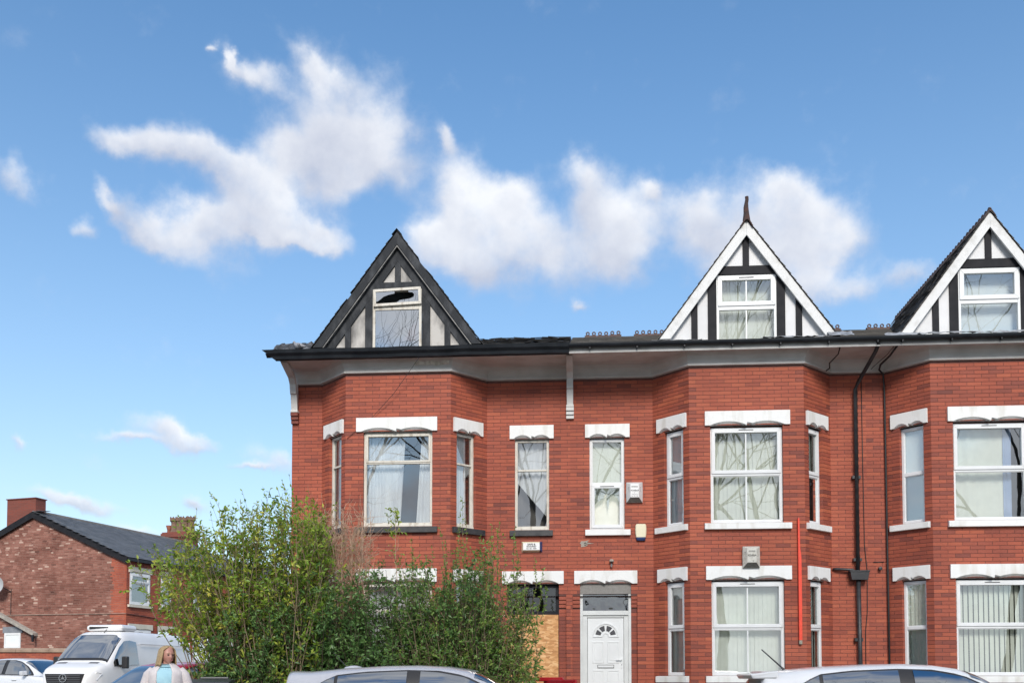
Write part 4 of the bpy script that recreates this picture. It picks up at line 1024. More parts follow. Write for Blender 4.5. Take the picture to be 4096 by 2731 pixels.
mb = MB(); v = [(w-.054, -.001, -hh), (w, -.001, -hh), (w, -.001, hh), (w-.054, -.001, hh), (w-.049, -d, -hh+.035), (w-.035, -d*.9, -hh+.035), (w-.035, -d*.9, hh-.035), (w-.049, -d, hh-.035)]
mb.add(v, [(3, 2, 1, 0), (4, 5, 6, 7), (3, 0, 4, 7), (2, 3, 7, 6), (1, 2, 6, 5), (0, 1, 5, 4)]); mb.build('strobe', M['blue'], sa)
G = lambda px, pz: Matrix.Translation((px-.008, -d-.0045, pz)) @ UPRIGHT
text_mesh('SAFE &', .046, M['ink'], sa, G(0, .042), sx=1.15, bold=.0015); text_mesh('SOUND', .046, M['ink'], sa, G(0, .0), sx=1.2, bold=.0015); text_mesh('061-861 9980', .032, M['ink'], sa, G(0, -.043), sx=1.15, bold=.0008)
sl_ = fixed('security_light', 'small grey security light above the white front door', 'light', -.012, 0, 3.60)
MB().lathe([(.001, .075), (.03, .07), (.046, .045), (.046, .02), (.03, .018)], 14, (0, -.06, 0)).build('dome', M['plaster'], sl_, smooth=True)
MB().tube([(0, -.0, .02), (0, -.06, .02), (0, -.062, -.03)], .016, 8).build('arm', M['pipe'], sl_); MB().lathe([(.028, -.03), (.024, -.075), (.001, -.085)], 12, (0, -.06, 0)).build('lens', M['chrome'], sl_)
pk = fixed('painted_plank', 'tall orange red plank standing out from the brick bay', 'plank', 3.545, -PROJ-.02, 1.95)
MB().prism([(-.030, .07), (.030, .07), (.033, .9), (.031, 1.66), (.010, 1.82), (.002, 2.40), (-.028, 2.40)], -.05, .012).build('board', M['red_plank'], pk, bevel=.004)
MB().box(-.027, .027, -.046, .010, -.005, .069).build('bare_end', M['wood_end'], pk)
# pigeon resting on the gutter
pg = fixed('pigeon', 'grey pigeon with dark wing bars on the burnt gutter', 'bird', -6.13, -1.03, 7.742)
mb = MB(); prof = [(-.17, .035, .012, .012), (-.10, .055, .035, .03), (-.03, .075, .055, .055), (.05, .085, .062, .07), (.10, .105, .05, .055), (.13, .145, .032, .034), (.15, .175, .028, .03), (.172, .185, .02, .022), (.185, .18, .004, .004)]
rows = []
for x, z, ry, rz in prof: rows.append([(x, ry*math.cos(2*math.pi*k/12), z+rz*math.sin(2*math.pi*k/12)) for k in range(13)])
M['pigeon'] = mk('grey_feathers', (.22, .23, .25), (.30, .30, .32), 25, .8); M['dark_feather'] = mk('dark_feathers', (.03, .03, .035), None, rough=.8)
pb = mb.grid(rows).build('body', M['pigeon'], pg, Matrix.Rotation(R(150), 4, 'Z'), smooth=True)
for q in (-.02, -.06):
    for s in (-1, 1):
        MB().prism([(q-.03, .045), (q-.015, .045), (q+.03, .10), (q+.015, .10)], s*.056-.004, s*.056+.004).build('wing_bar', M['dark_feather'], pb, Matrix.Rotation(R(150), 4, 'Z'))
MB().tube([(.18, 0, .182), (.205, 0, .176)], [.006, .002], 6).build('beak', M['dark_feather'], pb, Matrix.Rotation(R(150), 4, 'Z'))
for s in (-1, 1): MB().tube([(.0, s*.02, .02), (.005, s*.02, 0)], .005, 5).build('leg', M['red_clay'], pg)
# ------------------------------------------------------------------ the older terrace across the side street
TC = Vector((-16.24, 42.0)); TE = Vector((math.sin(R(18)), math.cos(R(18)))); TGd = Vector((math.cos(R(18)), -math.sin(R(18))))
GZ = .45
def old_terrace():
    root = thing('corner_house', 'old corner house with rough brick gable wall and slate roof', 'house', (TC.x, TC.y, GZ), 0)
    bpy.context.view_layer.update()
    O = Matrix.Translation((-TC.x, -TC.y, -GZ))
    rng = random.Random(5)
    D2 = 9.8; ze, zr = 6.28, 8.42
    gl = TC-TGd*D2
    Tg = O @ panel_matrix(gl, TC); Tf = O @ panel_matrix(TC, TC+TE)
    # gable wall
    bricks = []; k = 5
    smooth_from = D2-.85
    while k*CH < 8.3:
        z = k*CH; zz = z+CH-GZ*0
        half = D2/2 if z+CH < ze else max(0, D2/2*(1-(z+CH-ze)/(zr-ze)))
        a, b = D2/2-half, D2/2+half; q = a+rng.uniform(-.2, 0)
        while q < b-.02:
            l = .233 if rng.random() < .8 else .118
            c0, c1 = max(a, q)+.005, min(b, q+l)-.005; q += l
            if c1-c0 < .03: continue
            if c0 > smooth_from: t = None
            else:
                t = rng.gauss(.44, .12)
                if rng.random() < .06: t = rng.uniform(.75, 1)
            bricks.append((c0, z, c1-c0, t))
        k += 1
    wall = MB()
    wall.add([Tg @ Vector(v) for v in ((0, .006, .2), (D2, .006, .2), (D2, .006, ze), (D2/2, .006, zr), (0, .006, ze))], [(0, 1, 2, 3, 4)])
    wl = wall.build('wall', M['rough_mortar'], root)
    rb, sb = MB(), MB()
    for a, z, l, t in bricks:
        dy = rng.uniform(-.004, .004)
        vs = [Tg @ Vector(v) for v in ((a, dy, z), (a+l, dy, z), (a+l, .02, z), (a, .02, z), (a, dy, z+CH-.011), (a+l, dy, z+CH-.011), (a+l, .02, z+CH-.011), (a, .02, z+CH-.011))]
        (sb if t is None else rb).add(vs, [(0, 1, 5, 4), (1, 2, 6, 5), (3, 0, 4, 7), (4, 5, 6, 7)], min(1, max(0, t)) if t is not None else rng.gauss(.66, .06))
    o = rb.build('rough_brickwork', M['rough_brick'], wl); o['kind'] = 'stuff'
    o = sb.build('pressed_brickwork', M['brick'], wl); o['kind'] = 'stuff'
    # front wall with windows, 11 m of it
    LF = 11.0
    holes = [(.20, 1.50, 4.36, 5.72, 'lrtb'), (2.25, 2.95, 4.36, 5.72, 'lrtb'), (4.6, 5.9, 4.36, 5.72, 'lrtb'), (7.4, 8.1, 4.36, 5.72, 'lrtb'),
             (.20, 1.60, 1.6, 3.30, 'lrtb'), (2.1, 3.1, .6, 3.30, 'lrt'), (4.6, 6.0, 1.6, 3.3, 'lrtb'), (7.2, 8.2, .6, 3.3, 'lrt')]
    pf = dict(P0=TC, P1=TC+TE*LF, z0=.3, z1=ze, holes=holes)
    wf = backing([pf], 0, M['mortar'], root, 'front_wall')
    wf.data.transform(O)
    br = lay(pf, 0, rng, dark_edges=False, mean=.66); mb = MB()
    for a, z, l, t, T in br:
        mb.add([O @ T @ Vector(v) for v in ((a, 0, z), (a+l, 0, z), (a+l, .1, z), (a, .1, z), (a, 0, z+CH-JT), (a+l, 0, z+CH-JT), (a+l, .1, z+CH-JT), (a, .1, z+CH-JT))], [(0, 1, 5, 4), (1, 2, 6, 5), (3, 0, 4, 7), (4, 5, 6, 7)], t)
    o = mb.build('brickwork', M['brick'], wf); o['kind'] = 'stuff'
    for a, b, z0, z1, _ in holes:
        lintel(root, Tf, a-.08, b+.10, z1, z1+.24, M['cream_stone'], arch=.05)
        if z0 > 1:
            sill(root, Tf, a-.12, b+.12, z0-.12, z0, M['cream_stone'], .09)
            w = upvc_window(root, Tf, a, b, z0, z1, z1-.42, y=-.02, fw=.11)
            curtain(w, Tf, (a+.03, b-.03), (a+.03, b-.03), z0+.04, z1-.45, .10, M['grey_net'], 9, .02)
        else:
            MB().box(a, b, .10, .15, z0, z1-.45).build('door', M['door'], root, Tf); pane(root, Tf, a, b, z1-.44, z1, .1, M['dark_glass'], 'transom_pane')
            MB().box(a, b, .16, .2, z0, z1).build('hall_wall', M['soot'], root, Tf)
    MB().add([Tf @ Vector(v) for v in ((0, .6, .3), (LF, .6, .3), (LF, .6, ze), (0, .6, ze))], [(0, 1, 2, 3)]).build('inner_wall', M['inside'], root)
    # roof: verge board, slates
    rf = MB()
    V = lambda a, y, z: Tg @ Vector((a, y, z))
    ov = .10; hb = D2/2+ov; LR = LF
    sl = (zr-ze)/(D2/2)
    zt = lambda a: zr+.10-sl*abs(a-D2/2)
    for s in (1, -1):
        e = D2/2+s*(hb+.05)
        rf.add([V(D2/2, -ov, zr+.10), V(e, -ov, zt(e)), V(e, LR, zt(e)), V(D2/2, LR, zr+.10), V(D2/2, -ov, zr+.04), V(e, -ov, zt(e)-.06), V(e, LR, zt(e)-.06), V(D2/2, LR, zr+.04)],
               [(0, 1, 2, 3), (4, 5, 6, 7), (0, 1, 5, 4), (1, 2, 6, 5), (2, 3, 7, 6)])
    roof = rf.build('roof', M['black_timber'], root)
    for s in (1, -1):
        e = D2/2+s*hb
        MB().add([V(D2/2, -ov-.03, zr+.085), V(e, -ov-.03, zt(e)-.015), V(e, -ov-.03, zt(e)-.30), V(D2/2, -ov-.03, zr-.20), V(D2/2, -ov, zr+.085), V(e, -ov, zt(e)-.015), V(e, -ov, zt(e)-.30), V(D2/2, -ov, zr-.20)],
                 [(0, 1, 2, 3), (4, 5, 6, 7), (0, 1, 5, 4), (3, 2, 6, 7), (1, 2, 6, 5)]).build('bargeboard', M['black_timber'], root)
    # front slope slates; nearest 300 singly
    rg = random.Random(8); n = math.hypot(hb+.05, sl*(hb+.05)); rows = int(n/.19); dv = n/rows
    T2 = Tg
    u = Vector((1, 0, -sl)).normalized(); nn = Vector((sl, 0, 1)).normalized()
    bm_ = MB().add([(0, 0, .004), (0, .262, .004), (dv+.05, .262, .018), (dv+.05, 0, .018), (0, 0, .010), (0, .262, .010), (dv+.05, .262, .026), (dv+.05, 0, .026)], [(4, 5, 6, 7), (3, 2, 6, 7), (0, 3, 7, 4), (1, 2, 6, 5)], 0)
    sm = []
    for t in range(9):
        bm_.t = [.2+t*.07]*4; sm.append(bm_.mesh('slate', M['pale_slate']))
    stuff = MB(); cnt = 0; RB = Matrix(((u.x, 0, nn.x, 0), (0, 1, 0, 0), (u.z, 0, nn.z, 0), (0, 0, 0, 1)))
    todo = []
    for r in range(rows):
        y = -ov-(.13 if r % 2 else 0)-.01
        while y < LR-.2:
            todo.append((y, r)); y += .268
    todo.sort(key=lambda q: q[0])
    for y, r in todo:
        p = Vector((D2/2, y, zr+.10))+u*(r*dv-.03); L = Matrix.Translation(p) @ RB @ Matrix.Rotation(R(rg.uniform(-.8, .8)), 4, 'Z'); i = rg.randrange(9)
        if cnt < 300 and r > 0:
            o = bpy.data.objects.new('slate', sm[i]); link(o, roof); o.matrix_local = T2 @ L; cnt += 1
        else: stuff.add([T2 @ L @ v.co for v in sm[i].vertices], [(4, 5, 6, 7), (3, 2, 6, 7), (0, 3, 7, 4), (1, 2, 6, 5)], .2+i*.07)
    o = stuff.build('slates', M['pale_slate'], roof); o['kind'] = 'stuff'
    y = .55
    while y < LR-.4:
        t = MB(); t.add([V(D2/2, y, zr+.17), V(D2/2+.17, y, zr+.05), V(D2/2+.17, y+.43, zr+.05), V(D2/2, y+.43, zr+.17), V(D2/2-.17, y, zr+.05), V(D2/2-.17, y+.43, zr+.05)], [(0, 1, 2, 3), (0, 4, 5, 3), (0, 1, 4)])
        t.build('ridge_tile', M['ridge_grey'], roof); y += .45
    MB().add([V(e+.02, -.1, zt(e)-.05) for e in (D2+ov,)]+[V(D2+ov+.12, -.1, zt(D2+ov)-.05), V(D2+ov+.12, LR, zt(D2+ov)-.05), V(D2+ov+.02, LR, zt(D2+ov)-.05),
             V(D2+ov+.02, -.1, zt(D2+ov)-.17), V(D2+ov+.12, -.1, zt(D2+ov)-.17), V(D2+ov+.12, LR, zt(D2+ov)-.17), V(D2+ov+.02, LR, zt(D2+ov)-.17)],
             [(0, 1, 2, 3), (4, 5, 6, 7), (0, 1, 5, 4), (1, 2, 6, 5), (0, 3, 7, 4)]).build('gutter', M['gutter'], root)
    # gable chimney stack, flashing
    MB().box(D2/2-1.55, D2/2+.02, .03, .62, 7.4, 9.10).box(D2/2-1.59, D2/2+.06, -.01, .66, 9.101, 9.14).build('chimney', M['plain_brick3'], root, Tg)
    crumpled('flashing', D2/2+.0, D2/2+.42, -.17, .5, zr+.08, zr+.16, M['lead'], root, Tg, 3, .015, 6)
    # satellite dish
    ds = MB(); c = (3.38, -.42, 5.30); rows_ = []
    for i in range(6):
        rr = .40*i/5; rows_.append([(c[0]+rr*math.cos(2*math.pi*k/20), c[1]-.02-.08*(i/5)**2, c[2]+rr*.92*math.sin(2*math.pi*k/20)) for k in range(21)])
    dd = ds.grid(rows_).build('satellite_dish', M['dish'], root, Tg, smooth=True)
    MB().tube([c, (c[0]+.3, -.05, c[2]-.25), (c[0]+.3, 0, c[2]-.3)], .02, 6).build('arm', M['pipe'], dd, Tg); MB().tube([(c[0], c[1], c[2]-.3), (c[0], c[1]-.38, c[2]-.12)], .012, 6).build('feed', M['pipe'], dd, Tg)
    # cable across the gable and front
    MB().tube([(0, -.02, 4.06), (3, -.02, 4.0), (6, -.02, 3.98), (D2+.0, -.02, 3.95)], .022, 6).build('cable', M['rough_mortar'], root, Tg)
    MB().tube([(0, -.03, 3.95), (1.9, -.03, 3.86), (2.0, -.03, 3.8), (2.0, -.03, 2.9)], .02, 6).build('cable', M['mortar'], root, Tf)
    MB().tube([(3.72, -.02, 5.15), (3.72, -.02, 4.02)], .014, 6).build('cable', M['cable'], root, Tg)
    # lean-to on the gable wall: sloping edge, small white window with grey lintel
    MB().prism([(0, 5.58), (5.22, 3.18), (5.22, 3.06), (0, 5.44)], -.30, -.001).build('lean_to_roof', M['lean'], root, Tg)
    MB().prism([(5.15, 3.1), (5.27, 3.1), (5.27, 2.8), (5.19, 2.8)], -.33, -.28).build('gutter_end', M['gutter'], root, Tg)
    MB().box(3.33, 4.40, -.05, -.002, 3.22, 3.48).build('lintel', M['header2'], root, Tg)
    w = MB().ring(3.41, 4.30, 2.55, 3.215, .09, -.04, -.002).build('window', M['upvc'], root, Tg); MB().box(3.5, 4.21, -.02, -.003, 2.6, 3.14).build('blind', M['blind_white'], w, Tg)
    return root
M['pale_slate'] = mk('weathered_slate', None, (.75, .75, .73), 2, .5, .3, 40, tone=[(0., (.09, .095, .105)), (.5, (.145, .15, .16)), (1., (.21, .215, .225))])
M['grey_net'] = mk('grey_net_curtain', (.36, .42, .44), (.28, .33, .35), 4, .9)
M['ridge_grey'] = mk('weathered_ridge', (.16, .145, .13), (.10, .095, .09), 5, .85)
M['plain_brick3'] = brick_tex('chimney_brick', (.23, .06, .04), (.17, .05, .036), (.16, .075, .06), .233, CH)
M['dish'] = mk('grey_dish', (.45, .46, .47), None, rough=.5); M['lean'] = mk('pale_slab_edge', (.42, .39, .34), (.3, .28, .25), 6, .85); M['header2'] = mk('grey_painted_lintel', (.25, .27, .30), (.2, .22, .25), 6, .7)
old_terrace()

def far_chimney():
    p = Vector((-19.0, 52.5)); rz = R(-18)
    r = thing('neighbour_house', 'slate roofed house behind the shrub with clay chimney pots', 'house', (p.x+1.2, p.y+1, GZ), rz)
    # the next house of the old row, with its stack of clay pots
    mb = MB().box(-5., 3.4, 1.6, 12, -.2, 5.6); mb.build('wall', M['plain_brick3'], r)
    MB().prism([(-5.3, 5.5), (-.8, 7.75), (3.7, 5.5), (3.7, 5.4), (-.8, 7.65), (-5.3, 5.4)], 1.65, 12).build('roof', M['slate_flat'], r)
    ch = MB().box(-2.05, -.25, 1.2, 1.85, 5.4, 8.45).box(-2.1, -.2, 1.15, 1.9, 8.45, 8.53).box(-2.15, -.15, 1.1, 1.95, 8.53, 8.75).box(-2.1, -.2, 1.15, 1.9, 8.75, 8.82).build('chimney', M['plain_brick3'], r)
    for i, x in enumerate((-1.55, -1.2, -.85, -.45)):
        crown_pot(ch, (x, 1.5, 8.82), .21, .88, M['terracotta'], Matrix(), i*.3)
    MB().lathe([(.10, 0), (.10, .18), (.17, .42), (.15, .42), (.09, .2)], 14, (-1.9, 1.5, 8.82)).build('chimney_pot', M['red_clay'], ch, smooth=True)
    MB().tube([(-2.15, 1.3, 8.6), (-2.3, 1.3, 8.6), (-2.3, 1.3, 7.5)], .012, 5).build('aerial', M['cable'], ch)
    return r
M['slate_flat'] = mk('slate_far', (.07, .073, .08), (.10, .10, .11), 3, .6)
far_chimney()
# clay pots of a chimney at the edge of the picture, on the house further left
fl = thing('distant_house', 'distant house whose red clay chimney pots top the roofs', 'house', (-25.0, 46, GZ), R(-18))
MB().box(-5, -.3, 0, 8, -.3, 5.5).build('wall', M['plain_brick3'], fl); MB().prism([(-5.2, 5.4), (-2.6, 7.0), (0, 5.4)], -.1, 8).build('roof', M['slate_flat'], fl)
fc = MB().box(-1.0, .62, .2, .8, 5.0, 8.5).build('chimney', M['plain_brick3'], fl)
for x in (-.6, -.05, .42): 
    crown_pot(fc, (x, .5, 8.5), .17, .75, M['red_clay'], Matrix(), .2)
    MB().lathe([(.001, 1.12), (.23, .98), (.25, .95), (.06, .98)], 14, (x, .5, 8.5)).build('cowl', M['red_clay'], fc)
    MB().tube([(x, .5, 9.2), (x, .5, 9.5)], .02, 5).build('cowl_stem', M['red_clay'], fc)

# yard wall with coping beside the gable, yellow sign on it
def yard_wall():
    a = Vector((-21.6, 37.2)); b = Vector((-12.4, 38.2)); root = thing('yard_wall', 'long red brick yard wall with stone coping behind the van', 'wall', (a.x, a.y, GZ), math.atan2(b.y-a.y, b.x-a.x))
    L = (b-a).length
    wl = MB().box(0, L, .006, .22, -.3, 2.24-GZ).build('wall', M['mortar'], root)
    rng = random.Random(3); br = []
    k = 0
    mb = MB()
    while k*CH < 2.22-GZ:
        x = -(.12 if k % 2 else 0)
        while x < L:
            c0, c1 = max(0, x)+.004, min(L, x+.24)-.004; x += .24
            if c1-c0 > .03: mb.box(c0, c1, 0, .02, k*CH, (k+1)*CH-.008, min(1, max(0, rng.gauss(.62, .1))), back=False)
        k += 1
    o = mb.build('brickwork', M['brick'], wl); o['kind'] = 'stuff'
    x = 0
    while x < L-.3:
        MB().prism_x([(-.06, 2.22-GZ), (-.06, 2.30-GZ), (.10, 2.38-GZ), (.27, 2.30-GZ), (.27, 2.22-GZ)], x+.004, min(L, x+.6)-.004).build('coping_stone', M['coping'], root); x += .6
    s = thing('warning_sign', 'small yellow and white sign on the brick yard wall', 'sign', root.matrix_basis @ Vector((2.05, -.004, 1.98-GZ)), root.rotation_euler.z)
    MB().box(-.26, .26, -.012, 0, -.10, .10).build('plate', M['label'], s); MB().box(-.02, .24, -.016, -.0125, -.075, .075).build('yellow_patch', M['yellow'], s)
M['coping'] = mk('buff_coping', (.36, .26, .19), (.26, .18, .13), 4, .85); M['yellow'] = mk('yellow_print', (.75, .70, .05), None, rough=.5)
yard_wall()

# ------------------------------------------------------------------ plants
def leaf_mesh(name, P, D, size, tone, mat, parent, rng, width=.42):
    """folded two-triangle leaves at P pointing along D"""
    n = len(P); P = np.asarray(P); D = np.asarray(D); D = D/np.linalg.norm(D, axis=1, keepdims=True)
    r = rng.normal(size=(n, 3)); S = np.cross(D, r); S /= np.linalg.norm(S, axis=1, keepdims=True)+1e-9
    Nn = np.cross(S, D); sz = np.asarray(size)[:, None]
    droop = -np.abs(rng.normal(0, .12, (n, 1)))*np.array([[0, 0, 1.]])
    a = P; t = P+D*sz+droop*sz; m = P+D*sz*.48
    l = m+S*sz*width*.5+Nn*sz*.10; q = m-S*sz*width*.5+Nn*sz*.10
    V = np.stack([a, l, t, q], 1).reshape(-1, 3)
    me = bpy.data.meshes.new(name); me.vertices.add(4*n); me.vertices.foreach_set('co', V.astype(np.float32).ravel())
    idx = np.arange(n)[:, None]*4+np.array([[0, 1, 2, 0, 2, 3]]); me.loops.add(6*n); me.loops.foreach_set('vertex_index', idx.ravel().astype(np.int32))
    me.polygons.add(2*n); me.polygons.foreach_set('loop_start', np.arange(2*n, dtype=np.int32)*3); me.polygons.foreach_set('loop_total', np.full(2*n, 3, np.int32))
    at = me.attributes.new('tone', 'FLOAT', 'FACE'); at.data.foreach_set('value', np.repeat(np.clip(tone, 0, 1), 2).astype(np.float32))
    me.materials.append(mat); me.update(calc_edges=True); me.validate()
    o = bpy.data.objects.new(name, me); link(o, parent); o['kind'] = 'stuff'; return o
def leaf_mat(name, stops, rough=.42):
    m = mk(name, None, (.8, .85, .75), 5, rough, tone=stops, spec=.45)
    nt = m.node_tree; p = nt.nodes['Principled BSDF']; out = nt.nodes['Material Output']
    tl = nt.nodes.new('ShaderNodeBsdfTranslucent'); mx = nt.nodes.new('ShaderNodeMixShader'); mx.inputs[0].default_value = .38
    src = p.inputs['Base Color'].links[0].from_socket; nt.links.new(src, tl.inputs[0])
    nt.links.new(p.outputs[0], mx.inputs[1]); nt.links.new(tl.outputs[0], mx.inputs[2]); nt.links.new(mx.outputs[0], out.inputs[0])
    return m
M['leaf_light'] = leaf_mat('yellow_green_leaf', [(0., (.13, .25, .035)), (.45, (.25, .40, .05)), (.75, (.47, .54, .075)), (1., (.70, .64, .12))])
M['leaf_dark'] = leaf_mat('dark_green_leaf', [(0., (.055, .12, .04)), (.5, (.135, .265, .08)), (.85, (.26, .42, .13)), (1., (.30, .32, .05))], .35)
M['leaf_mid'] = leaf_mat('mid_green_leaf', [(0., (.075, .175, .036)), (.5, (.19, .335, .07)), (.85, (.33, .47, .10)), (1., (.32, .34, .06))], .36)
M['twig'] = mk('brown_twig', (.17, .125, .075), (.26, .20, .13), 12, .85); M['dry_twig'] = mk('dry_reddish_twig', (.42, .25, .18), (.55, .41, .29), 9, .85); M['dark_twig'] = mk('dark_twig', (.045, .034, .024), (.08, .06, .04), 12, .9)

class Plant:
    def __init__(s, name, label, cat, x, y, z, seed, group=None):
        s.root = thing(name, label, cat, (x, y, z), 0, group); s.o = np.array([x, y, z]); s.rng = np.random.default_rng(seed)
        s.st = MB(); s.P = []; s.D = []; s.S = []; s.T = []
    def shoot(s, a, b, r, bow=.15, n=7, droop=0.):
        """curved stem from a to b (world); returns its points"""
        rg = s.rng; a = np.array(a, float); b = np.array(b, float); k = rg.normal(0, bow, 3)*np.array([1, 1, .3]); pts = []
        for i in range(n+1):
            u = i/n; p = a+(b-a)*u+k*math.sin(math.pi*u)+np.array([0, 0, -droop*u*u])
            p = p+rg.normal(0, .012, 3)*(0 < i < n); pts.append(p)
        s.st.tube([tuple(p-s.o) for p in pts], [max(.0022, r*(1-.8*i/n)) for i in range(n+1)], 4 if r < .012 else 5, cap=False)
        return pts
    def leaves_on(s, pts, f0, f1, count, size, tone, spread=.5, tsd=.12):
        rg = s.rng; pts = np.array(pts); n = len(pts)-1
        u = rg.uniform(f0, f1, count)*n; i = np.minimum(u.astype(int), n-1); w = (u-i)[:, None]
        p = pts[i]*(1-w)+pts[i+1]*w; d = pts[i+1]-pts[i]; d /= np.linalg.norm(d, axis=1, keepdims=True)+1e-9
        s.P.append(p-s.o); s.D.append(d*.55+rg.normal(0, spread, (count, 3))); s.S.append(rg.uniform(.65, 1.25, count)*size); s.T.append(rg.normal(tone, tsd, count))
    def twigs(s, pts, f0, f1, count, length, r, up=.3, leaves=6, size=.06, tone=.5, spread=.5):
        rg = s.rng; pts = np.array(pts); n = len(pts)-1
        for _ in range(count):
            u = rg.uniform(f0, f1)*n; i = min(int(u), n-1); p = pts[i]+(pts[i+1]-pts[i])*(u-i)
            d = pts[i+1]-pts[i]; d = d/(np.linalg.norm(d)+1e-9); d = d*.5+rg.normal(0, .65, 3)+np.array([0, 0, up]); d /= np.linalg.norm(d)
            tw = s.shoot(p, p+d*length*rg.uniform(.5, 1.2), r, .03, 3)
            if leaves: s.leaves_on(tw, .1, 1, leaves, size, tone, spread)
    def done(s, leafmat, twigmat):
        s.st.build('stems', twigmat, s.root)
        if s.P: leaf_mesh('leaves', np.concatenate(s.P), np.concatenate(s.D), np.concatenate(s.S), np.concatenate(s.T), leafmat, s.root, s.rng)
        return s.root
def outline(tab, x):
    xs = [t[0] for t in tab]; return float(np.interp(x, xs, [t[1] for t in tab]))

def build_plants():
    # loose yellow-green shrub, arching over to the left
    p = Plant('privet_shrub', 'tall loose privet shrub with yellow green leaves before the house corner', 'shrub', -3.9, 16.4, .3, 21); rg = p.rng
    top = [(-6.15, 3.0), (-5.9, 3.35), (-5.4, 3.72), (-4.6, 4.02), (-3.9, 4.25), (-3.55, 4.42), (-3.1, 4.15), (-2.8, 3.9)]
    for i in range(250):
        tx = -6.05+3.15*rg.random()**.62; ty = 16.2+rg.uniform(-.8, .8); h = outline(top, tx); lo_ = outline([(-6.1, 2.9), (-5.6, 2.55), (-5.25, 2.2), (-4.9, 1.6), (-4.4, 1.2)], tx); h = h*rg.uniform(.86, 1.0) if rg.random() < .5 else lo_+(h-lo_)*rg.uniform(.0, .9)
        bx = -3.95+(tx+4.4)*.28+rg.normal(0, .25); by = 16.4+rg.normal(0, .25)
        pts = p.shoot((bx, by, .35), (tx, ty, h), .013, .16, 8, droop=max(0, (-5-tx))*.12)
        yel = rg.normal(.54, .16)
        p.leaves_on(pts, .60, 1., 24, .085, yel, .6, .18); p.twigs(pts, .5, .98, 7, .34, .0045, .25, 9, .08, yel, .55)
    for (tx, h) in ((-3.62, 4.62), (-3.72, 4.5), (-4.1, 4.45), (-4.55, 4.25), (-5.0, 4.05), (-5.45, 3.85), (-5.9, 3.5), (-3.4, 4.5), (-4.3, 4.3), (-4.8, 4.12)):
        pts = p.shoot((tx+.5, 16.3, 2.2), (tx, 16.1+rg.normal(0, .2), h), .007, .06, 7); p.leaves_on(pts, .5, 1, 18, .07, .42, .5)
    p.done(M['leaf_light'], M['twig'])
    # dry leafless canes
    p = Plant('dry_canes', 'clump of dry leafless reddish canes below the upper bay window', 'shrub', -2.9, 16.9, .3, 22); rg = p.rng
    for i in range(105):
        tx = rg.uniform(-3.5, -2.38); h = rg.uniform(3.4, 4.12); bx = -2.85+rg.normal(0, .25)
        pts = p.shoot((bx, 16.9+rg.normal(0, .15), .4), (tx, 16.8+rg.normal(0, .25), h), .010, .08, 8)
        p.twigs(pts, .60, 1., 13, .38, .0048, .35, 0)
        if rg.random() < .25: p.leaves_on(pts, .6, 1., 6, .06, .55, .6)
    p.done(M['leaf_light'], M['dry_twig'])
    # dense dark hedge in front of the ground floor bay
    p = Plant('evergreen_hedge', 'dense dark evergreen hedge hiding the ground floor of the burnt house', 'hedge', -2.4, 16.3, .3, 23); rg = p.rng
    top = [(-4.9, 1.9), (-4.4, 2.5), (-3.9, 2.75), (-3.2, 2.95), (-2.6, 3.05), (-2.0, 3.0), (-1.5, 3.1), (-.9, 3.2), (-.45, 3.0), (-.2, 2.4)]
    for i in range(520):
        tx = rg.uniform(-4.85, -.25); ty = 16.3+rg.uniform(-.95, .75); h = .5+(outline(top, tx)-.5)*rg.uniform(.25, 1.0)**.7
        pts = p.shoot((tx+rg.normal(0, .25), 16.4+rg.normal(0, .25), .35), (tx, ty, h), .011, .12, 6)
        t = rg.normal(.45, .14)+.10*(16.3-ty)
        p.leaves_on(pts, .3, 1., 32, .074, t, .6, .17); p.twigs(pts, .3, 1., 8, .28, .004, .1, 11, .072, t, .55)
    p.done(M['leaf_dark'], M['dark_twig'])
    # upright shoots in front of the boarded doorway
    p = Plant('upright_shrub', 'leafy shrub with long upright shoots beside the boarded doorway', 'shrub', -.75, 16.1, .3, 24); rg = p.rng
    top = [(-2.0, 2.9), (-1.6, 3.3), (-1.2, 3.35), (-.8, 3.45), (-.3, 3.4), (.1, 3.2), (.35, 2.8), (.55, 2.3)]
    for i in range(240):
        tx = rg.uniform(-1.95, .42); ty = 16.0+rg.uniform(-.7, .7); h = .6+(outline(top, tx)-.6)*rg.uniform(.2, 1.)**.75
        pts = p.shoot((-.8+(tx+.8)*.4+rg.normal(0, .2), 16.2+rg.normal(0, .2), .35), (tx, ty, h), .010, .14, 7, droop=max(0, tx)*.2)
        t = rg.normal(.48, .14); p.leaves_on(pts, .4, 1., 24, .062, t, .6, .15); p.twigs(pts, .4, 1., 6, .26, .0038, .35, 10, .06, t, .5)
    for tx, h in ((-1.62, 3.55), (-1.75, 3.3), (-1.3, 3.45), (-.80, 4.20), (-.83, 3.95), (-.74, 3.9), (-.86, 3.7), (-.2, 3.85), (-.23, 3.7), (-.15, 3.6), (.05, 3.72), (.02, 3.55), (-.5, 3.55), (-.42, 3.4), (-1.15, 3.75), (-1.05, 3.5), (.38, 3.2), (.5, 3.05), (.55, 2.75), (-.32, 3.75), (-1.9, 3.35)):
        pts = p.shoot((tx*.9-.05, 16.1, 2.2), (tx, 15.9+rg.normal(0, .15), h), .007, .04, 7)
        p.leaves_on(pts, .2, 1., 60, .052, rg.normal(.58, .08), .55, .13)
    for i in range(26):
        z = rg.uniform(1.0, 2.5); pts = p.shoot((.0, 15.9, z-.2), (.42+rg.uniform(-.15, .12), 15.8+rg.normal(0, .2), z), .005, .05, 5, droop=.12)
        p.leaves_on(pts, .2, 1., 24, .06, .5, .5)
    p.done(M['leaf_mid'], M['twig'])
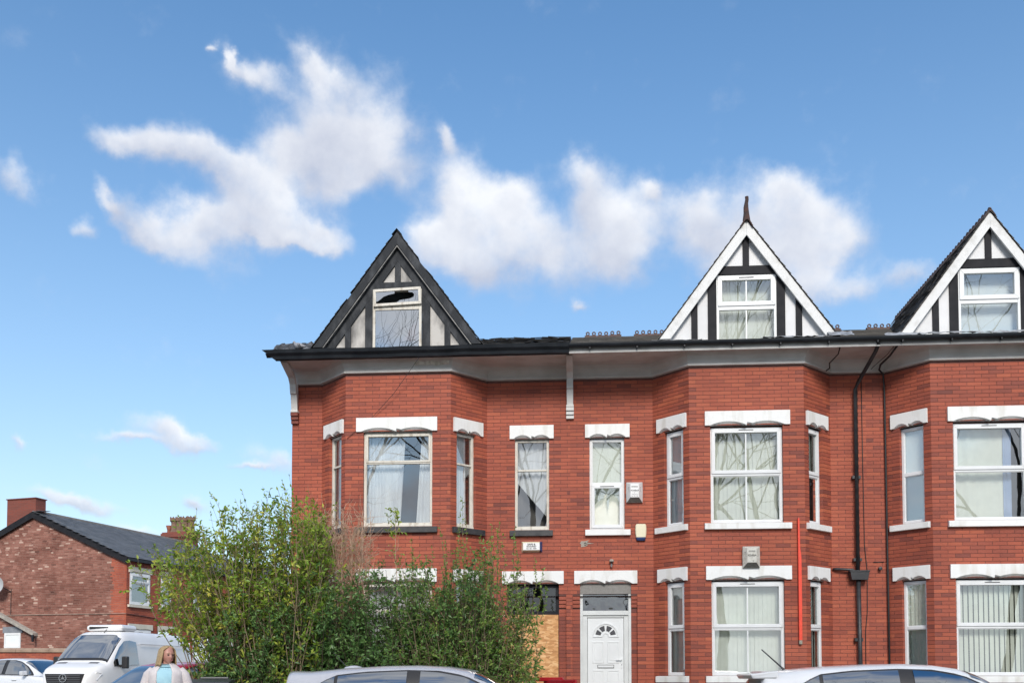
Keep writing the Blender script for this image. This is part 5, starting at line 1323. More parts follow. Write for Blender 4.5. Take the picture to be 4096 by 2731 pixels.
    # thin sapling
    p = Plant('sapling', 'thin spindly sapling with a tuft of leaves against the bay window', 'sapling', -1.95, 16.6, .3, 25); rg = p.rng
    pts = p.shoot((-1.9, 16.6, .35), (-1.93, 16.5, 4.05), .012, .05, 10)
    p.twigs(pts, .86, 1, 12, .26, .004, .5, 10, .065, .55, .45); p.twigs(pts, .62, .85, 12, .35, .0035, .3, 3, .05, .6)
    p.done(M['leaf_light'], M['dry_twig'])
build_plants()

# bare street trees on the camera's side of the road: the window panes mirror them
M['bark'] = mk('grey_brown_bark', (.085, .072, .058), (.05, .042, .035), 6, .9, .6, 20)
def tree_mesh(seed, hgt):
    rg = random.Random(seed); mb = MB()
    def grow(p, d, L, r, lv):
        n = 5 if lv < 2 else 4 if lv < 4 else 3; seg = 5 if lv < 2 else 3; pts = [p.copy()]; rs = [r]
        for i in range(seg):
            d = (d+Vector((rg.gauss(0, .13), rg.gauss(0, .13), rg.gauss(.03, .08)))).normalized(); p = p+d*L/seg; pts.append(p.copy()); rs.append(r*(1-.36*(i+1)/seg))
        mb.tube(pts, rs, n+(3 if lv == 0 else 0), cap=False)
        if lv >= 7 or rs[-1] < .004: return
        k = (4 if lv == 0 else 3 if lv < 5 else 2)
        for j in range(k):
            f = rg.uniform(.45, 1) if j else 1.; q = pts[min(seg, max(1, int(round(f*seg))))]
            a = rg.uniform(0, 2*math.pi); t = rg.uniform(.3, .85) if j else rg.uniform(.1, .35)
            x = d.orthogonal().normalized(); y = d.cross(x); nd = (d*math.cos(t)+(x*math.cos(a)+y*math.sin(a))*math.sin(t)).normalized()
            grow(q, nd, L*rg.uniform(.66, .90), rs[-1]*rg.uniform(.55, .8) if j else rs[-1]*.9, lv+1)
    grow(Vector((0, 0, 0)), Vector((0, 0, 1)), hgt*.20, hgt*.0085, 0)
    zt = max(q[2] for q in mb.v); k = 21.5/zt; mb.v = [(q[0]*k, q[1]*k, q[2]*k) for q in mb.v]; return mb.mesh('branches', M['bark'], True)
tms = [tree_mesh(1, 20), tree_mesh(5, 19)]
TREELAB = 'tall bare street tree on the verge facing the brick terrace'
for i, (x, y, s, rz) in enumerate([(-13, -12, 1., .3), (-8., -14, 1.05, 1.9), (-3.2, -11.5, .95, 4.), (1.4, -15, 1.05, 2.6), (5.6, -11.5, 1., 5.2), (10, -14, 1.05, .9), (15, -12, 1., 2.2), (20, -14, 1.05, 4.4), (-19, -13, 1., 3.3)]):
    r = thing('bare_tree', TREELAB, 'tree', (x, y, 0), rz, 'bare street trees'); r.scale = (s*1.15, s*1.15, s*1.42)
    o = bpy.data.objects.new('trunk_and_branches', tms[i % 2]); link(o, r)
# ------------------------------------------------------------------ vehicles
def paint(name, c, rough=.22): return mk(name, c, tuple(v*.93 for v in c), 2, rough, coat=.6)
M['silver'] = paint('silver_car_paint', (.47, .48, .52)); M['white_car'] = paint('white_car_paint', (.80, .81, .82)); M['red_car'] = paint('red_car_paint', (.50, .02, .025)); M['pearl'] = paint('pale_car_paint', (.72, .74, .77)); M['van_white'] = paint('white_van_paint', (.82, .82, .82), .3)
M['car_glass'] = glass_mat('dark_car_glass', tint=(.03, .035, .037), refl=.38, wob=0); M['black_trim'] = mk('black_trim', (.018, .018, .02), None, rough=.45); M['grey_trim'] = mk('grey_trim', (.10, .10, .11), None, rough=.5)
M['screen_glass'] = glass_mat('windscreen_glass', tint=(.05, .06, .06), refl=.5, wob=0)
M['lamp_glass'] = mk('clear_lamp', (.55, .57, .6), None, rough=.08, coat=1.); M['tail_red'] = mk('red_lamp', (.35, .01, .012), None, rough=.1, coat=1.); M['alloy'] = mk('alloy_rim', (.5, .5, .52), None, rough=.3, metal=.8)

class Car:
    """body lofted from side-profile tables; x forward, y left, z up"""
    def __init__(s, c): s.c = c
    def tab(s, k, x): t = s.c[k]; return float(np.interp(x, [q[0] for q in t], [q[1] for q in t]))
    def low(s, x):
        w = s.tab('w', x); b = s.tab('belt', x); z0 = .20
        return [(w*.82, z0), (w*.95, z0+.08), (w*.985, z0+.25), (w, (b+z0)/2+.05), (w*.985, b-.10), (w*.955, b-.03), (w*.90, b), (w*.55, b+.025), (0, b+.035)]
    def gh(s, x, y=None, z=None, off=0.):
        """greenhouse surface: give lateral y (roof, screens) or height z (sides)"""
        b, zr = s.tab('belt', x), s.tab('roof', x); wb = s.tab('w', x)*.915; wr = wb-s.c['tumble']; h = max(.02, zr-b); e = .30
        if z is not None:
            q = min(1, max(0, (z-b)/h)); st = math.sqrt(max(0, 1-min(1, q**(1/e))**2))**e
            W_ = wb-(wb-wr)*q; return (x, W_*st+off, z+off*.8*q**3)
        q = min(1, abs(y)); th = q*math.pi/2
        zz = math.cos(th)**e if th < math.pi/2-1e-6 else 0; W_ = wb-(wb-wr)*zz
        return (x, math.copysign(W_*math.sin(th)**e if th > 0 else 0, y), b+h*zz+off*(1 if q < .7 else .3))
def car_wheel(parent, x, y, r, T=None):
    s = 1 if y > 0 else -1
    ty = MB().lathe([(r*.62, -.09), (r*.9, -.10), (r, -.07), (r, .07), (r*.9, .10), (r*.62, .09)], 24, (x, y, r), axis='y').build('wheel', M['rubber'], parent, T, smooth=True)
    rim = MB().lathe([(r*.64, .06*s), (r*.6, .085*s), (r*.2, .065*s), (.001, .07*s)], 24, (x, y, r), axis='y'); rim.build('rim', M['alloy'], ty, T)
    return ty
def hatchback(name, label, pos, rz, paint_m, c, extras=None, screen=None, group=None):
    car = Car(c); root = thing(name, label, 'car', pos, rz, group)
    xs = c['xs']; rows = []
    for x in xs:
        h = car.low(x); rows.append([(x, y, z) for y, z in h]+[(x, -y, z) for y, z in reversed(h[:-1])])
    mb = MB().grid(rows); n = len(rows[0]); mb.add(rows[0], [tuple(range(n))]); mb.add(rows[-1], [tuple(range(n))])
    body = mb.build('body', paint_m, root, smooth=True)
    gx = c['gx']; ys = [v/10 for v in range(-10, 11)]
    # finer towards the edges
    ys = sorted({round(v, 4) for v in list(np.linspace(-1, 1, 61))+[0, .004, -.004, .012, -.012]})
    gx = sorted({*gx, *[float(v) for v in np.linspace(gx[0], gx[-1], 50)]}); rows = [[car.gh(x, y=y) for y in ys] for x in gx]
    g = MB().grid(rows).build('cabin', paint_m, root, smooth=True)
    # side windows, each a pane with its black surround
    for s in (1, -1):
        for wn in c['side']:
            pts = []; xa = wn['x']
            for lo_hi in np.linspace(0, 1, 6):
                pts.append([])
                for x, zl, zh in [(float(q), float(np.interp(q, [t[0] for t in xa], [t[1] for t in xa])), float(np.interp(q, [t[0] for t in xa], [t[2] for t in xa]))) for q in np.linspace(xa[0][0], xa[-1][0], 22)]:
                    z = zl+(zh-zl)*lo_hi; q = car.gh(x, z=z, off=wn.get('off', .006)*1.6+.006); pts[-1].append((q[0], s*q[1], q[2]))
            MB().grid(pts).build(wn['name'], M[wn.get('mat', 'car_glass')], g, smooth=True)
    # windscreen and rear screen
    for nm, (x0, x1, yy) in (('windscreen', c['ws']), ('rear_window', c['rw'])):
        xx = np.linspace(x0, x1, 9); rows = [[car.gh(float(x), y=float(y), off=.008) for y in np.linspace(-yy, yy, 13)] for x in xx]
        rows = [[(x+(.006 if nm == 'windscreen' else -.006), y, z) for x, y, z in r] for r in rows]
        MB().grid(rows).build(nm, screen or M['screen_glass'], g, smooth=True)
    r = c['wheel']
    for x in c['axles']:
        for s in (1, -1):
            wy = s*(car.tab('w', x)-.095)
            MB().lathe([(.001, .0), (r*1.14, .0)], 24, (x, s*(car.tab('w', x)+.003), r), axis='y').build('wheel_arch', M['black_trim'], body)
            car_wheel(root, x, s*(car.tab('w', x)-.07), r)
    L = c['xs'][-1]; Rr = c['xs'][0]
    for s in (1, -1):
        wq = car.tab('w', L-.22); zb = car.tab('belt', L-.2)
        MB().add([(L-.02, s*(wq-.34), zb-.16), (L-.16, s*(wq-.03), zb-.13), (L-.42, s*(wq+.035), zb-.03), (L-.10, s*(wq-.30), zb-.04)], [(0, 1, 2, 3)]).build('headlight', M['lamp_glass'], body)
        wq = car.tab('w', Rr+.1); zb = car.tab('belt', Rr+.15)
        MB().box(*sorted((Rr-.012, Rr+.10)), *sorted((s*(wq-.22), s*(wq+.008))), zb-.28, zb-.02).build('tail_light', M['tail_red'], body, bevel=.02)
        wm = car.tab('w', c['mirror']); zb = car.tab('belt', c['mirror'])
        MB().prism_x([(s*(wm-.05), zb+.02), (s*(wm+.15), zb+.01), (s*(wm+.17), zb+.13), (s*(wm-.02), zb+.15)], c['mirror']-.06, c['mirror']+.06).build('door_mirror', paint_m, g, bevel=.02)
        for hx in c['handles']:
            zh = car.tab('belt', hx)-.13; q = car.tab('w', hx)*.99
            MB().box(hx-.1, hx+.1, *sorted((s*(q-.01), s*(q+.03))), zh-.015, zh+.015).build('door_handle', paint_m, body, bevel=.008)
    MB().box(L-.03, L+.012, -.45, .45, .33, .52).build('grille', M['black_trim'], body, bevel=.01)
    MB().box(L-.03, L+.02, -.26, .26, .36, .47).build('number_plate', M['label'], body)
    return root, car, g

def H(L=3.96, Hh=1.47, W_=.86, spoiler=1.36):
    """five-door supermini"""
    f = L/3.96; k = Hh/1.47
    return dict(xs=[v*f for v in (-1.98, -1.95, -1.85, -1.65, -1.35, -1., -.5, 0, .5, .9, 1.2, 1.5, 1.72, 1.86, 1.94, 1.98)],
        w=[(-1.98*f, W_*.80), (-1.9*f, W_*.91), (-1.6*f, W_*.985), (-1., W_), (.8, W_), (1.4*f, W_*.97), (1.75*f, W_*.88), (1.92*f, W_*.74), (1.98*f, W_*.6)],
        belt=[(-1.98*f, .86*k), (-1.8*f, .97*k), (-1.2, .96*k), (0, .93*k), (1.0, .92*k), (1.25, .90*k), (1.6*f, .80*k), (1.85*f, .68*k), (1.98*f, .55*k)],
        roof=[(-1.96*f, .99*k), (-1.86*f, 1.14*k), (-1.76*f, 1.30*k), (-1.74*f, spoiler*k), (-1.5, 1.395*k), (-1.1, 1.435*k), (-.6, 1.463*k), (-.2, 1.47*k), (.15, 1.455*k), (.42, 1.415*k), (.62, 1.34*k), (.9, 1.17*k), (1.15, 1.01*k), (1.27, .93*k)],
        gx=[v*f if v < -1.7 else v for v in (-1.96, -1.91, -1.86, -1.8, -1.76, -1.74, -1.65, -1.5, -1.3, -1.1, -.85, -.6, -.4, -.2, 0, .15, .3, .42, .52, .62, .75, .9, 1.02, 1.15, 1.27)],
        tumble=.20, wheel=.305, axles=(-1.23*f, 1.24*f), mirror=.82, handles=(-.55, .35),
        ws=(.50, 1.2, .62), rw=(-1.93*f, -1.77*f, .66),
        side=[dict(name='window_surround', mat='black_trim', off=.004, x=[(-1.50, 1.09*k, 1.13*k), (-1.35, 1.03*k, 1.25*k), (-1.15, 1.0*k, 1.345*k), (-.8, .975*k, 1.385*k), (-.3, .955*k, 1.405*k), (.1, .945*k, 1.395*k), (.4, .94*k, 1.34*k), (.7, .935*k, 1.20*k), (.95, .935*k, 1.03*k), (1.06, .93*k, .95*k)]),
              dict(name='rear_quarter_light', off=.010, x=[(-1.42, 1.08*k, 1.16*k), (-1.3, 1.03*k, 1.26*k), (-1.16, 1.02*k, 1.325*k)]),
              dict(name='rear_door_window', off=.010, x=[(-1.12, 1.02*k, 1.33*k), (-.8, .995*k, 1.365*k), (-.45, .98*k, 1.38*k), (-.29, .975*k, 1.385*k)]),
              dict(name='front_door_window', off=.010, x=[(-.13, .97*k, 1.385*k), (.1, .965*k, 1.37*k), (.4, .96*k, 1.315*k), (.65, .955*k, 1.20*k), (.85, .955*k, 1.06*k), (.95, .95*k, .99*k)])])

# silver hatchback, parked in front of the hedge; its nose points right
cs = H(3.98, 1.475, .87, 1.40)
r, car, g = hatchback('parked_hatchback', 'silver hatchback with roof aerial parked in front of the hedge', W(-2.36, -7.72, 0), R(-4.2), M['silver'], cs)
MB().lathe([(.12, 0), (.10, .02), (.03, .035), (.001, .036)], 14, (0, 0, 0)).build('aerial_base', M['silver'], g, Matrix.Translation((-1.08, 0, 1.432)) @ Matrix.Diagonal((1.1, .45, 1.2, 1)), smooth=True)
MB().tube([(-1.16, 0, 1.45), (-1.34, 0, 1.64)], [.006, .003], 6).build('aerial', M['black_trim'], g)
MB().box(-1.70, .35, -.24, -.235, 1.46, 1.462)
# white hatchback
cw = H(3.96, 1.485, .87, 1.385)
r, car, g = hatchback('parked_hatchback', 'white hatchback with dark window surrounds and roof spoiler parked before the bays', W(3.22, -8.05, 0), R(-4.2), M['white_car'], cw)
MB().tube([(-1.40, .1, 1.415), (-1.43, .1, 1.45), (-1.66, .1, 1.66)], [.02, .010, .007], 7).build('aerial', M['black_trim'], g)
MB().add([(-1.60, -.62, 1.402), (-1.60, .62, 1.402), (-1.90, .54, 1.365), (-1.90, -.54, 1.365), (-1.62, -.62, 1.32), (-1.62, .62, 1.32), (-1.87, .54, 1.31), (-1.87, -.54, 1.31)], [(0, 1, 2, 3), (4, 5, 6, 7), (2, 3, 7, 6), (0, 3, 7, 4), (1, 2, 6, 5)]).build('spoiler', M['white_car'], g, bevel=.015)
# red car behind the woman, its windscreen towards us
cr = H(4.1, 1.50, .88, 1.40)
hatchback('red_hatchback', 'red hatchback with its windscreen facing the woman in the side road', (-6.14, 18.4, .09+rise(-6.14, 18.4)), R(-118), M['red_car'], cr)
# pale saloon at the far left
cl = H(4.35, 1.45, .88, 1.36)
hatchback('parked_saloon', 'pale silver car parked at the junction before the yard wall', (-14.9, 31., rise(-14.9, 31)), R(-25), M['pearl'], cl)

def van():
    vx, vy = -12.65, 32.3
    root = thing('delivery_van', 'white delivery van with roof cooling unit parked by the yard wall', 'van', (vx, vy, rise(vx, vy)-.08), R(-100))
    top = [(-2.95, 2.25), (-2.9, 2.33), (-2.5, 2.36), (.6, 2.37), (1.0, 2.33), (1.22, 2.24), (1.5, 2.02), (1.85, 1.68), (2.08, 1.45), (2.16, 1.38), (2.45, 1.29), (2.75, 1.16), (2.88, 1.02), (2.94, .80), (2.96, .5)]
    wid = [(-2.95, .95), (-2.8, .99), (1.8, .99), (2.3, .97), (2.6, .92), (2.8, .80), (2.92, .66), (2.96, .55)]
    f = lambda t, x: float(np.interp(x, [q[0] for q in t], [q[1] for q in t]))
    def P(x, y=None, z=None, off=0., offx=0.):
        zt, w = f(top, x), f(wid, x); zb = .32; e = .24; h = zt-zb; tum = .13
        if z is not None:
            q = min(1, max(0, (z-zb)/h)); st = math.sqrt(max(0, 1-min(1, q**(1/e))**2))**e; return (x, (w-tum*max(0, z-1.2))*st+off, z)
        yy = min(1, abs(y)); zz = (1-min(1, yy**(1/e))**2)**.5; zz = max(0, zz)**e; z = zb+h*zz
        return (x+offx, math.copysign(yy*(w-tum*max(0, z-1.2)), y), z+off)
    ths = np.linspace(-math.pi/2, math.pi/2, 41); rows = []
    xs = [-2.95, -2.93, -2.9, -2.8, -2.5, -2, -1, 0, .6, .8, 1.0, 1.12, 1.22, 1.35, 1.5, 1.7, 1.85, 2.0, 2.08, 2.16, 2.3, 2.45, 2.6, 2.75, 2.82, 2.88, 2.92, 2.94, 2.96]
    for x in xs:
        row = []
        for th in ths:
            sy = math.copysign(abs(math.sin(th))**.24, math.sin(th)); row.append(P(x, y=max(-1, min(1, sy))))
        rows.append(row)
    mb = MB().grid(rows); n = len(rows[0]); mb.add(rows[0], [tuple(range(n))]); mb.add(rows[-1], [tuple(range(n))])
    body = mb.build('body', M['van_white'], root, smooth=True)
    # windscreen with black edge, side windows, grille, lamps, mirrors, cooling unit
    def patch(x0, x1, y0, y1, nm, mat, off, offx, nx=8, ny=12): return MB().grid([[P(float(x), y=float(y), off=off, offx=offx) for y in np.linspace(y0, y1, ny)] for x in np.linspace(x0, x1, nx)]).build(nm, mat, body, smooth=True)
    patch(1.24, 2.11, -.90, .90, 'windscreen_seal', M['black_trim'], .006, .006); patch(1.27, 2.04, -.88, .88, 'windscreen', M['screen_glass'], .012, .012)
    for x0, x1, s in ((2.20, 2.32, .55), (2.20, 2.32, -.55)): patch(x0, x1, s-.16, s+.16, 'bonnet_vent', M['grey_trim'], .006, .004, 3, 5)
    for s in (1, -1):
        pts = []
        for lh in np.linspace(0, 1, 5):
            pts.append([])
            for x, zl, zh in ((.55, 1.32, 2.02), (.9, 1.30, 2.06), (1.2, 1.28, 2.03), (1.5, 1.26, 1.83), (1.75, 1.25, 1.58), (1.92, 1.24, 1.36)):
                q = P(x, z=zl+(zh-zl)*lh, off=.008); pts[-1].append((q[0], s*q[1], q[2]))
        MB().grid(pts).build('side_window', M['car_glass'], body, smooth=True)
        mm = MB().box(1.52, 1.68, *sorted((s*1.06, s*1.24)), 1.18, 1.55).build('door_mirror', M['black_trim'], root, bevel=.03); MB().box(1.56, 1.64, *sorted((s*.9, s*1.07)), 1.22, 1.30).build('mirror_arm', M['black_trim'], mm)
        MB().add([(2.86, s*.50, .98), (2.66, s*.885, 1.06), (2.50, s*.96, 1.02), (2.68, s*.90, .83), (2.90, s*.52, .80)], [(0, 1, 2, 3, 4)]).build('headlight', M['lamp_glass'], body)
        MB().box(2.55, 2.93, *sorted((s*.58, s*.955)), .36, .74).build('bumper_corner', M['grey_trim'], body, bevel=.05)
        MB().box(-2.6, .45, *sorted((s*.93, s*.952)), 1.95, 1.985).build('roof_rib', M['van_white'], body, bevel=.008)
    MB().box(2.80, 2.985, -.60, .60, .36, .72).build('bumper', M['grey_trim'], body, bevel=.04)
    gr = MB().prism_x([(-.56, .74), (.56, .74), (.62, 1.02), (-.62, 1.02)], 2.84, 2.965).build('grille', M['black_trim'], root, bevel=.02)
    for i in range(4): MB().box(2.965, 2.985, -.54, .54, .77+i*.065, .79+i*.065).build('grille_slat', M['grey_trim'], gr)
    em = MB(); cz = .89
    for i in range(24):
        a0, a1 = 2*math.pi*i/24, 2*math.pi*(i+1)/24; F = lambda a, r: (r*math.cos(a), cz+r*math.sin(a))
        em.prism_x([F(a0, .125), F(a1, .125), F(a1, .102), F(a0, .102)], 2.986, 3.01)
    for k in range(3):
        a = math.pi/2+k*2*math.pi/3; em.prism_x([(.105*math.cos(a), cz+.105*math.sin(a)), (.022*math.cos(a+1.05), cz+.022*math.sin(a+1.05)), (0, cz), (.022*math.cos(a-1.05), cz+.022*math.sin(a-1.05))], 2.986, 3.008)
    em.build('star_emblem', M['chrome'], gr)
    cu = MB().box(.05, .95, -.62, .62, 2.36, 2.56).build('cooling_unit', M['van_white'], root, bevel=.09); MB().prism_x([(-.5, 2.42), (.15, 2.46), (.15, 2.49), (-.5, 2.50)], .945, .958).build('air_slot', M['black_trim'], cu)
    MB().tube([(1.1, .1, 2.30), (1.02, .14, 2.40)], .012, 5).build('aerial', M['black_trim'], body)
    for x in (-1.8, 1.85):
        for s in (1, -1):
            MB().lathe([(.001, 0), (.42, 0)], 24, (x, s*.993, .36), axis='y').build('wheel_arch', M['black_trim'], body); car_wheel(root, x, s*.90, .35)
    MB().box(-2.965, -2.94, -.85, .85, .5, 2.1).build('rear_door', M['van_white'], body, bevel=.01)
van()

# ------------------------------------------------------------------ bin and barrier
M['bin'] = mk('dark_grey_bin_plastic', (.055, .06, .065), (.04, .045, .05), 5, .4); M['barrier'] = mk('red_plastic_barrier', (.42, .012, .02), (.34, .01, .018), 6, .3)
b = thing('wheelie_bin', 'dark grey wheelie bin beside the woman under the shrub', 'bin', (-4.40, 14.6, .22), R(8))
tag(MB().box(-5.2, -3.9, 14.2, 15.1, -.1, .22).build('paved_step', M['paving']), kind='structure')
mb = MB(); v = [(-.21, -.22, .06), (.21, -.22, .06), (.21, .22, .06), (-.21, .22, .06), (-.29, -.30, .98), (.29, -.30, .98), (.29, .30, .98), (-.29, .30, .98)]
mb.add(v, [(0, 1, 2, 3), (0, 1, 5, 4), (1, 2, 6, 5), (2, 3, 7, 6), (3, 0, 4, 7)]); mb.build('tub', M['bin'], b, bevel=.02)
MB().prism_x([(-.33, .975), (-.34, 1.00), (-.30, 1.04), (0, 1.07), (.28, 1.075), (.32, 1.05), (.33, .985)], -.31, .31).build('lid', M['bin'], b, bevel=.02)
MB().tube([(-.2, .34, 1.03), (-.2, .40, 1.09), (.2, .40, 1.09), (.2, .34, 1.03)], .02, 8).build('handle', M['bin'], b)
for s in (-1, 1): MB().lathe([(.001, -.03), (.1, -.03), (.1, .03), (.001, .03)], 16, (s*.24, .26, .1)).build('wheel', M['rubber'], b, Matrix())
MB().ring(-.22, .22, .985, 1.0, .001, -.3, -.29)
br = thing('plastic_barrier', 'red plastic barrier standing before the boarded doorway', 'barrier', (.38, 17.2, .30), R(-14))
mb = MB(); mb.ring(-.62, .52, .10, 1.02, .07, -.025, .025)
for z in (.38, .68): mb.box(-.55, .45, -.02, .02, z, z+.10)
for i in range(5): mb.box(-.40+i*.19, -.35+i*.19, -.018, .018, .17, .38)
mb.build('frame', M['barrier'], br, bevel=.012)
for x in (-.5, .4): MB().box(x-.05, x+.05, -.25, .25, 0, .1).build('foot', M['rubber'], br, bevel=.01)
br2 = thing('plastic_barrier', 'second red plastic barrier folded back beside the doorway', 'barrier', (.62, 17.15, .30), R(-52))
mb = MB(); mb.ring(-.1, .72, .10, .98, .07, -.025, .025)
for z in (.38, .68): mb.box(-.03, .65, -.02, .02, z, z+.10)
mb.build('frame', M['barrier'], br2, bevel=.012)
for x in (.0, .6): MB().box(x-.05, x+.05, -.2, .2, 0, .1).build('foot', M['rubber'], br2, bevel=.01)

# ------------------------------------------------------------------ the woman
M['skin'] = mk('skin', (.50, .26, .20), (.44, .20, .155), 14, .5); M['hair'] = mk('blonde_hair', (.50, .36, .19), (.30, .20, .10), 22, .5, .5, 60, stretch=(6, 6, .6)); M['shirt'] = mk('pale_blue_shirt', (.38, .62, .70), (.33, .56, .65), 8, .8, .3, 14); M['cardigan'] = mk('cream_cardigan', (.66, .61, .60), (.58, .53, .53), 10, .9, .4, 22); M['trousers'] = mk('dark_trousers', (.02, .022, .03), None, rough=.8); M['eye'] = mk('eye_shadow', (.045, .03, .028), None, rough=.5); M['lip'] = mk('lips', (.38, .12, .11), None, rough=.5)
def skinned(name, verts, edges, radii, roots, mat, parent, sub=2):
    me = bpy.data.meshes.new(name); me.from_pydata(verts, edges, []); o = bpy.data.objects.new(name, me); link(o, parent)
    sk = o.modifiers.new('skin', 'SKIN'); sk.use_smooth_shade = True
    for i, r in enumerate(radii):
        d = me.skin_vertices[0].data[i]; d.radius = r if isinstance(r, tuple) else (r, r); d.use_root = i in roots
    s = o.modifiers.new('sub', 'SUBSURF'); s.levels = sub; s.render_levels = sub
    me.materials.append(mat); return o
def woman():
    root = thing('person', 'person in cream cardigan and pale blue shirt with long blonde hair', 'person', (-4.63, 13.4, .12), R(10)); root.scale = (1.10, 1.05, 1.)
    # figure 1.60 m tall; faces the camera (-y), head turned to its left (+x)
    v = [(0, 0, .86), (0, .01, 1.02), (0, .01, 1.20), (0, .01, 1.33), (0, .005, 1.40), (.005, -.005, 1.47), (.01, -.01, 1.53),
         (-.135, .015, 1.29), (-.225, .03, 1.08), (-.13, -.15, .985), (-.07, -.19, .985),
         (.135, .015, 1.29), (.225, .03, 1.06), (.235, -.03, .82), (.235, -.04, .75),
         (-.09, 0, .80), (-.095, -.01, .46), (-.10, .01, .09), (-.10, -.12, .04), (.09, 0, .80), (.095, -.01, .46), (.10, .01, .09), (.10, -.12, .04)]
    e = [(0, 1), (1, 2), (2, 3), (3, 4), (4, 5), (5, 6), (3, 7), (7, 8), (8, 9), (9, 10), (3, 11), (11, 12), (12, 13), (13, 14), (0, 15), (15, 16), (16, 17), (17, 18), (0, 19), (19, 20), (20, 21), (21, 22)]
    r = [(.17, .12), (.15, .11), (.14, .105), (.085, .07), (.05, .05), (.068, .075), (.065, .07), .042, .042, .032, .03, .042, .042, .034, .03, .095, .06, .04, .035, .095, .06, .04, .035]
    # fingers: chains rooted in the palms
    def hand(c, d, up, side):
        c = Vector(c); d = Vector(d).normalized(); up = Vector(up).normalized(); sd_ = d.cross(up).normalized()*side
        for k, (o, ln) in enumerate(((-.030, .062), (-.010, .072), (.010, .067), (.028, .052))):
            b0 = len(v); p0 = c+sd_*o; p1 = p0+d*ln*.55; p2 = p1+(d*.5-up*.85).normalized()*ln*.4; p3 = p2+(-up-d*.4).normalized()*ln*.3
            v.extend([tuple(p0), tuple(p1), tuple(p2), tuple(p3)]); e.extend([(b0, b0+1), (b0+1, b0+2), (b0+2, b0+3)]); r.extend([.0095, .0092, .0085, .007]); roots.append(b0)
        b0 = len(v); p0 = c-sd_*.028-d*.03; p1 = p0-sd_*.03+d*.025; p2 = p1+d*.03-up*.01
        v.extend([tuple(p0), tuple(p1), tuple(p2)]); e.extend([(b0, b0+1), (b0+1, b0+2)]); r.extend([.012, .010, .008]); roots.append(b0)
    roots = [0]; hand((-.035, -.205, .985), (1, -.35, 0), (0, -.4, 1), 1); hand((.235, -.045, .71), (0, -.1, -1), (1, 0, 0), 1)
    body = skinned('body', v, e, r, roots, M['skin'], root)
    # head shaped from rings, turned to the right of the picture
    HT = Matrix.Translation((.012, -.012, 1.49)) @ Matrix.Rotation(R(38), 4, 'Z') @ Matrix.Rotation(R(-3), 4, 'X')
    rows = []; nz = 16; na = 28
    for j in range(nz+1):
        f = j/nz; z = -.115+.235*f; row = []
        wx = .074*math.sqrt(max(0.0, 1-((f-.58)/.60)**2))*(.80+.20*sst(f/.45)); wy = .092*math.sqrt(max(0., 1-((f-.58)/.60)**2))
        for k in range(na+1):
            a = 2*math.pi*k/na; x = wx*math.sin(a); y = -wy*math.cos(a)*(.92 if math.cos(a) > 0 else 1.0)
            fr = max(0, math.cos(a))
            nose = math.exp(-((a if a < math.pi else a-2*math.pi)/.20)**2)*math.exp(-((z+.022)/.026)**2)*.022
            brow = math.exp(-((z-.030)/.014)**2)*fr*.005; eye = -math.exp(-((z-.006)/.014)**2)*(math.exp(-((a-.42)/.2)**2)+math.exp(-((2*math.pi-a-.42)/.2)**2))*.008
            chin = math.exp(-((z+.098)/.02)**2)*fr**6*.010; mouth = math.exp(-((z+.062)/.010)**2)*fr**8*.005
            y -= nose+brow+eye+chin+mouth; row.append((x, y, z))
        rows.append(row)
    hd = MB().grid(rows).build('head', M['skin'], root, HT, smooth=True)
    for s in (-1, 1):
        ey = MB().lathe([(.001, .006), (.009, .004), (.013, 0)], 10, (0, 0, 0), axis='y'); ey.v = [(x, -y, z*.55) for x, y, z in ey.v]; ey.build('eye', M['eye'], hd, HT @ Matrix.Translation((s*.030, -.0805, .006)))
        MB().box(s*.030-.018, s*.030+.018, -.089, -.082, .026, .031).build('eyebrow', M['hair'], hd, HT)
        MB().lathe([(.001, -.01), (.014, -.006), (.020, .004), (.012, .01)], 10, (0, 0, 0), axis='y').build('ear', M['skin'], hd, HT @ Matrix.Translation((s*.073, .01, -.012)) @ Matrix.Diagonal((.5, 1, 1.5, 1)))
    MB().box(-.021, .021, -.0945, -.088, -.068, -.057).build('mouth', M['lip'], hd, HT, bevel=.004)
    # long hair: cap swept back, falling behind the shoulders
    rows = []
    for j in range(15):
        f = j/14; row = []
        for k in range(25):
            op_ = R(56)*sst((f-.16)/.2); a = op_+(2*math.pi-2*op_)*k/24            # open at the face
            if f < .45:
                q = f/.45; zt = .128*math.cos(q*1.25); rr = .02+.98*math.sin(q*math.pi/2); x = .086*math.sin(a)*rr; y = -.104*math.cos(a)*rr+.008; z = zt
                if f < .2: y = y*.9-.0
            else:
                q = (f-.45)/.55; bk = max(0, -math.cos(a)); x = .088*math.sin(a)*(1+.30*q); y = -.104*math.cos(a)*(1+.1*q)+.008+.035*q; z = .128*math.cos(1.25)-q*(.17+.10*bk)+.008*math.sin(k*2.1)
            row.append((x, y, z))
        rows.append(row)
    hr = MB().grid(rows).build('hair', M['hair'], root, HT, smooth=True); so = hr.modifiers.new('thick', 'SOLIDIFY'); so.thickness = .016; so.offset = 1
    # fringe swept across the brow
    rows = [[(.074*math.sin(a)*s1, -.0945*math.cos(a)*s1-.004, z+.012*math.sin(a*2)) for a in [R(-62)+R(124)*k/12 for k in range(13)]] for z, s1 in ((.050, 1.0), (.075, .97), (.100, .78), (.122, .40))]
    # clothes: shirt, open cardigan with sleeves, trousers
    def ringloft(tab, a0, a1, n, amp=0.):
        rows = []
        for z, rx, ry, cy in tab: rows.append([(rx*math.sin(a)*(1+amp*math.sin(9*a+z*30)), cy-ry*math.cos(a)*(1+amp*math.sin(7*a+z*20)), z) for a in [a0+(a1-a0)*k/n for k in range(n+1)]])
        return MB().grid(rows)
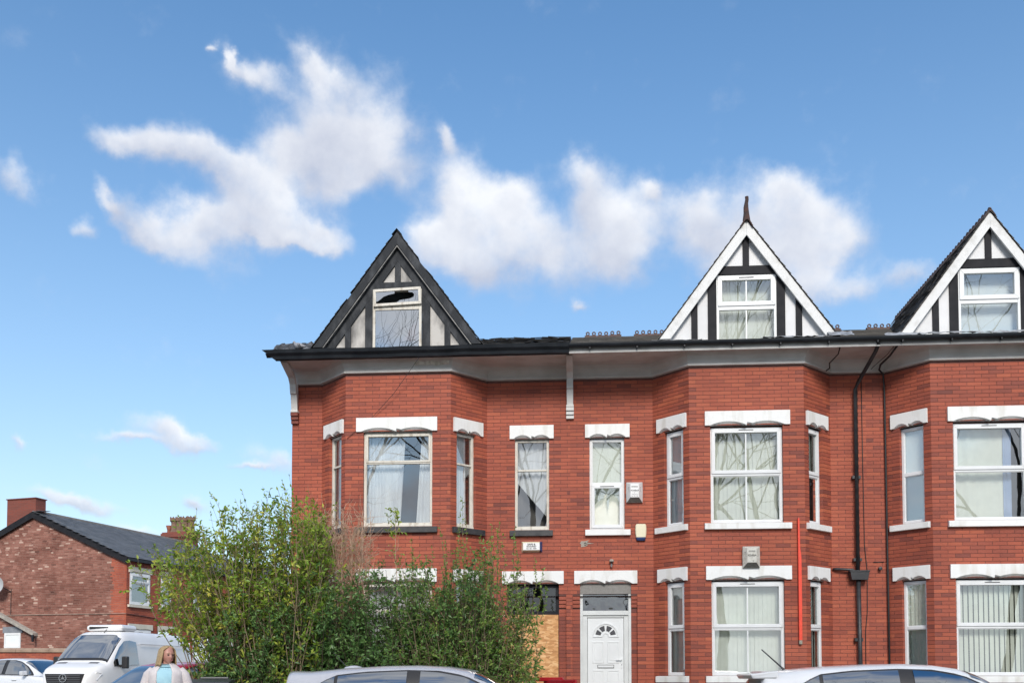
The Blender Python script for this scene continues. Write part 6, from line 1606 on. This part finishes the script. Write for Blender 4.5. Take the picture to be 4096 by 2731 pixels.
    sh = ringloft([(.80, .205, .165, .0), (.92, .19, .165, 0), (1.05, .175, .16, 0), (1.18, .182, .172, -.005), (1.28, .165, .14, 0), (1.335, .11, .092, .005), (1.358, .074, .074, .005)], -math.pi, math.pi, 36, .02).build('shirt', M['shirt'], root, smooth=True)
    col = ringloft([(1.352, .074, .074, .0), (1.385, .066, .066, .006), (1.345, .094, .100, -.004)], R(-150), R(150), 24).build('collar', M['shirt'], sh, smooth=True)
    op = R(26)
    cd = ringloft([(.70, .245, .20, .01), (.85, .225, .19, .01), (1.0, .205, .182, .008), (1.12, .205, .185, .0), (1.22, .205, .175, 0), (1.28, .205, .150, .005), (1.328, .165, .122, .012), (1.37, .118, .10, .02), (1.395, .078, .088, .025)], op, 2*math.pi-op, 40, .018).build('cardigan', M['cardigan'], root, smooth=True)
    t = cd.modifiers.new('thick', 'SOLIDIFY'); t.thickness = .012
    for s in (-1, 1):
        pts = [(s*.15, .01, 1.315), (s*.20, .02, 1.24), (s*.245, .032, 1.10)]+([(-.245, .0, 1.03), (-.19, -.09, 1.0), (-.115, -.155, .988)] if s < 0 else [(.245, .02, 1.0), (.245, -.02, .88), (.24, -.035, .80)])
        MB().tube(pts, [.052, .070, .068, .066, .058, .050], 14, ref=(0, 1, 0)).build('sleeve', M['cardigan'], cd, smooth=True)
        if s < 0: MB().tube([(-.125, -.147, .988), (-.085, -.18, .986)], [.045, .042], 12).build('cuff', M['shirt'], sh, smooth=True)
    tr = MB()
    for s in (-1, 1): tr.tube([(s*.085, 0, .88), (s*.095, 0, .70), (s*.097, -.005, .46), (s*.10, .005, .08)], [.125, .11, .08, .07], 14)
    tr.build('trousers', M['trousers'], body, smooth=True)
    for s in (-1, 1): MB().lathe([(.001, .07), (.05, .06), (.06, .0), (.06, -.0)], 12, (0, 0, 0)).build('shoe', M['trousers'], body, Matrix.Translation((s*.10, -.06, 0)) @ Matrix.Diagonal((.8, 2.1, 1, 1)))
    ph = thing('phone', 'small dark phone held in the hand of the person', 'phone', root.matrix_basis @ Vector((.012, -.235, .99)), R(10))
    MB().box(-.018, .018, -.012, .0, -.05, .055).build('phone_body', M['ink'], ph, Matrix.Rotation(R(20), 4, 'Y'), bevel=.004)
woman()
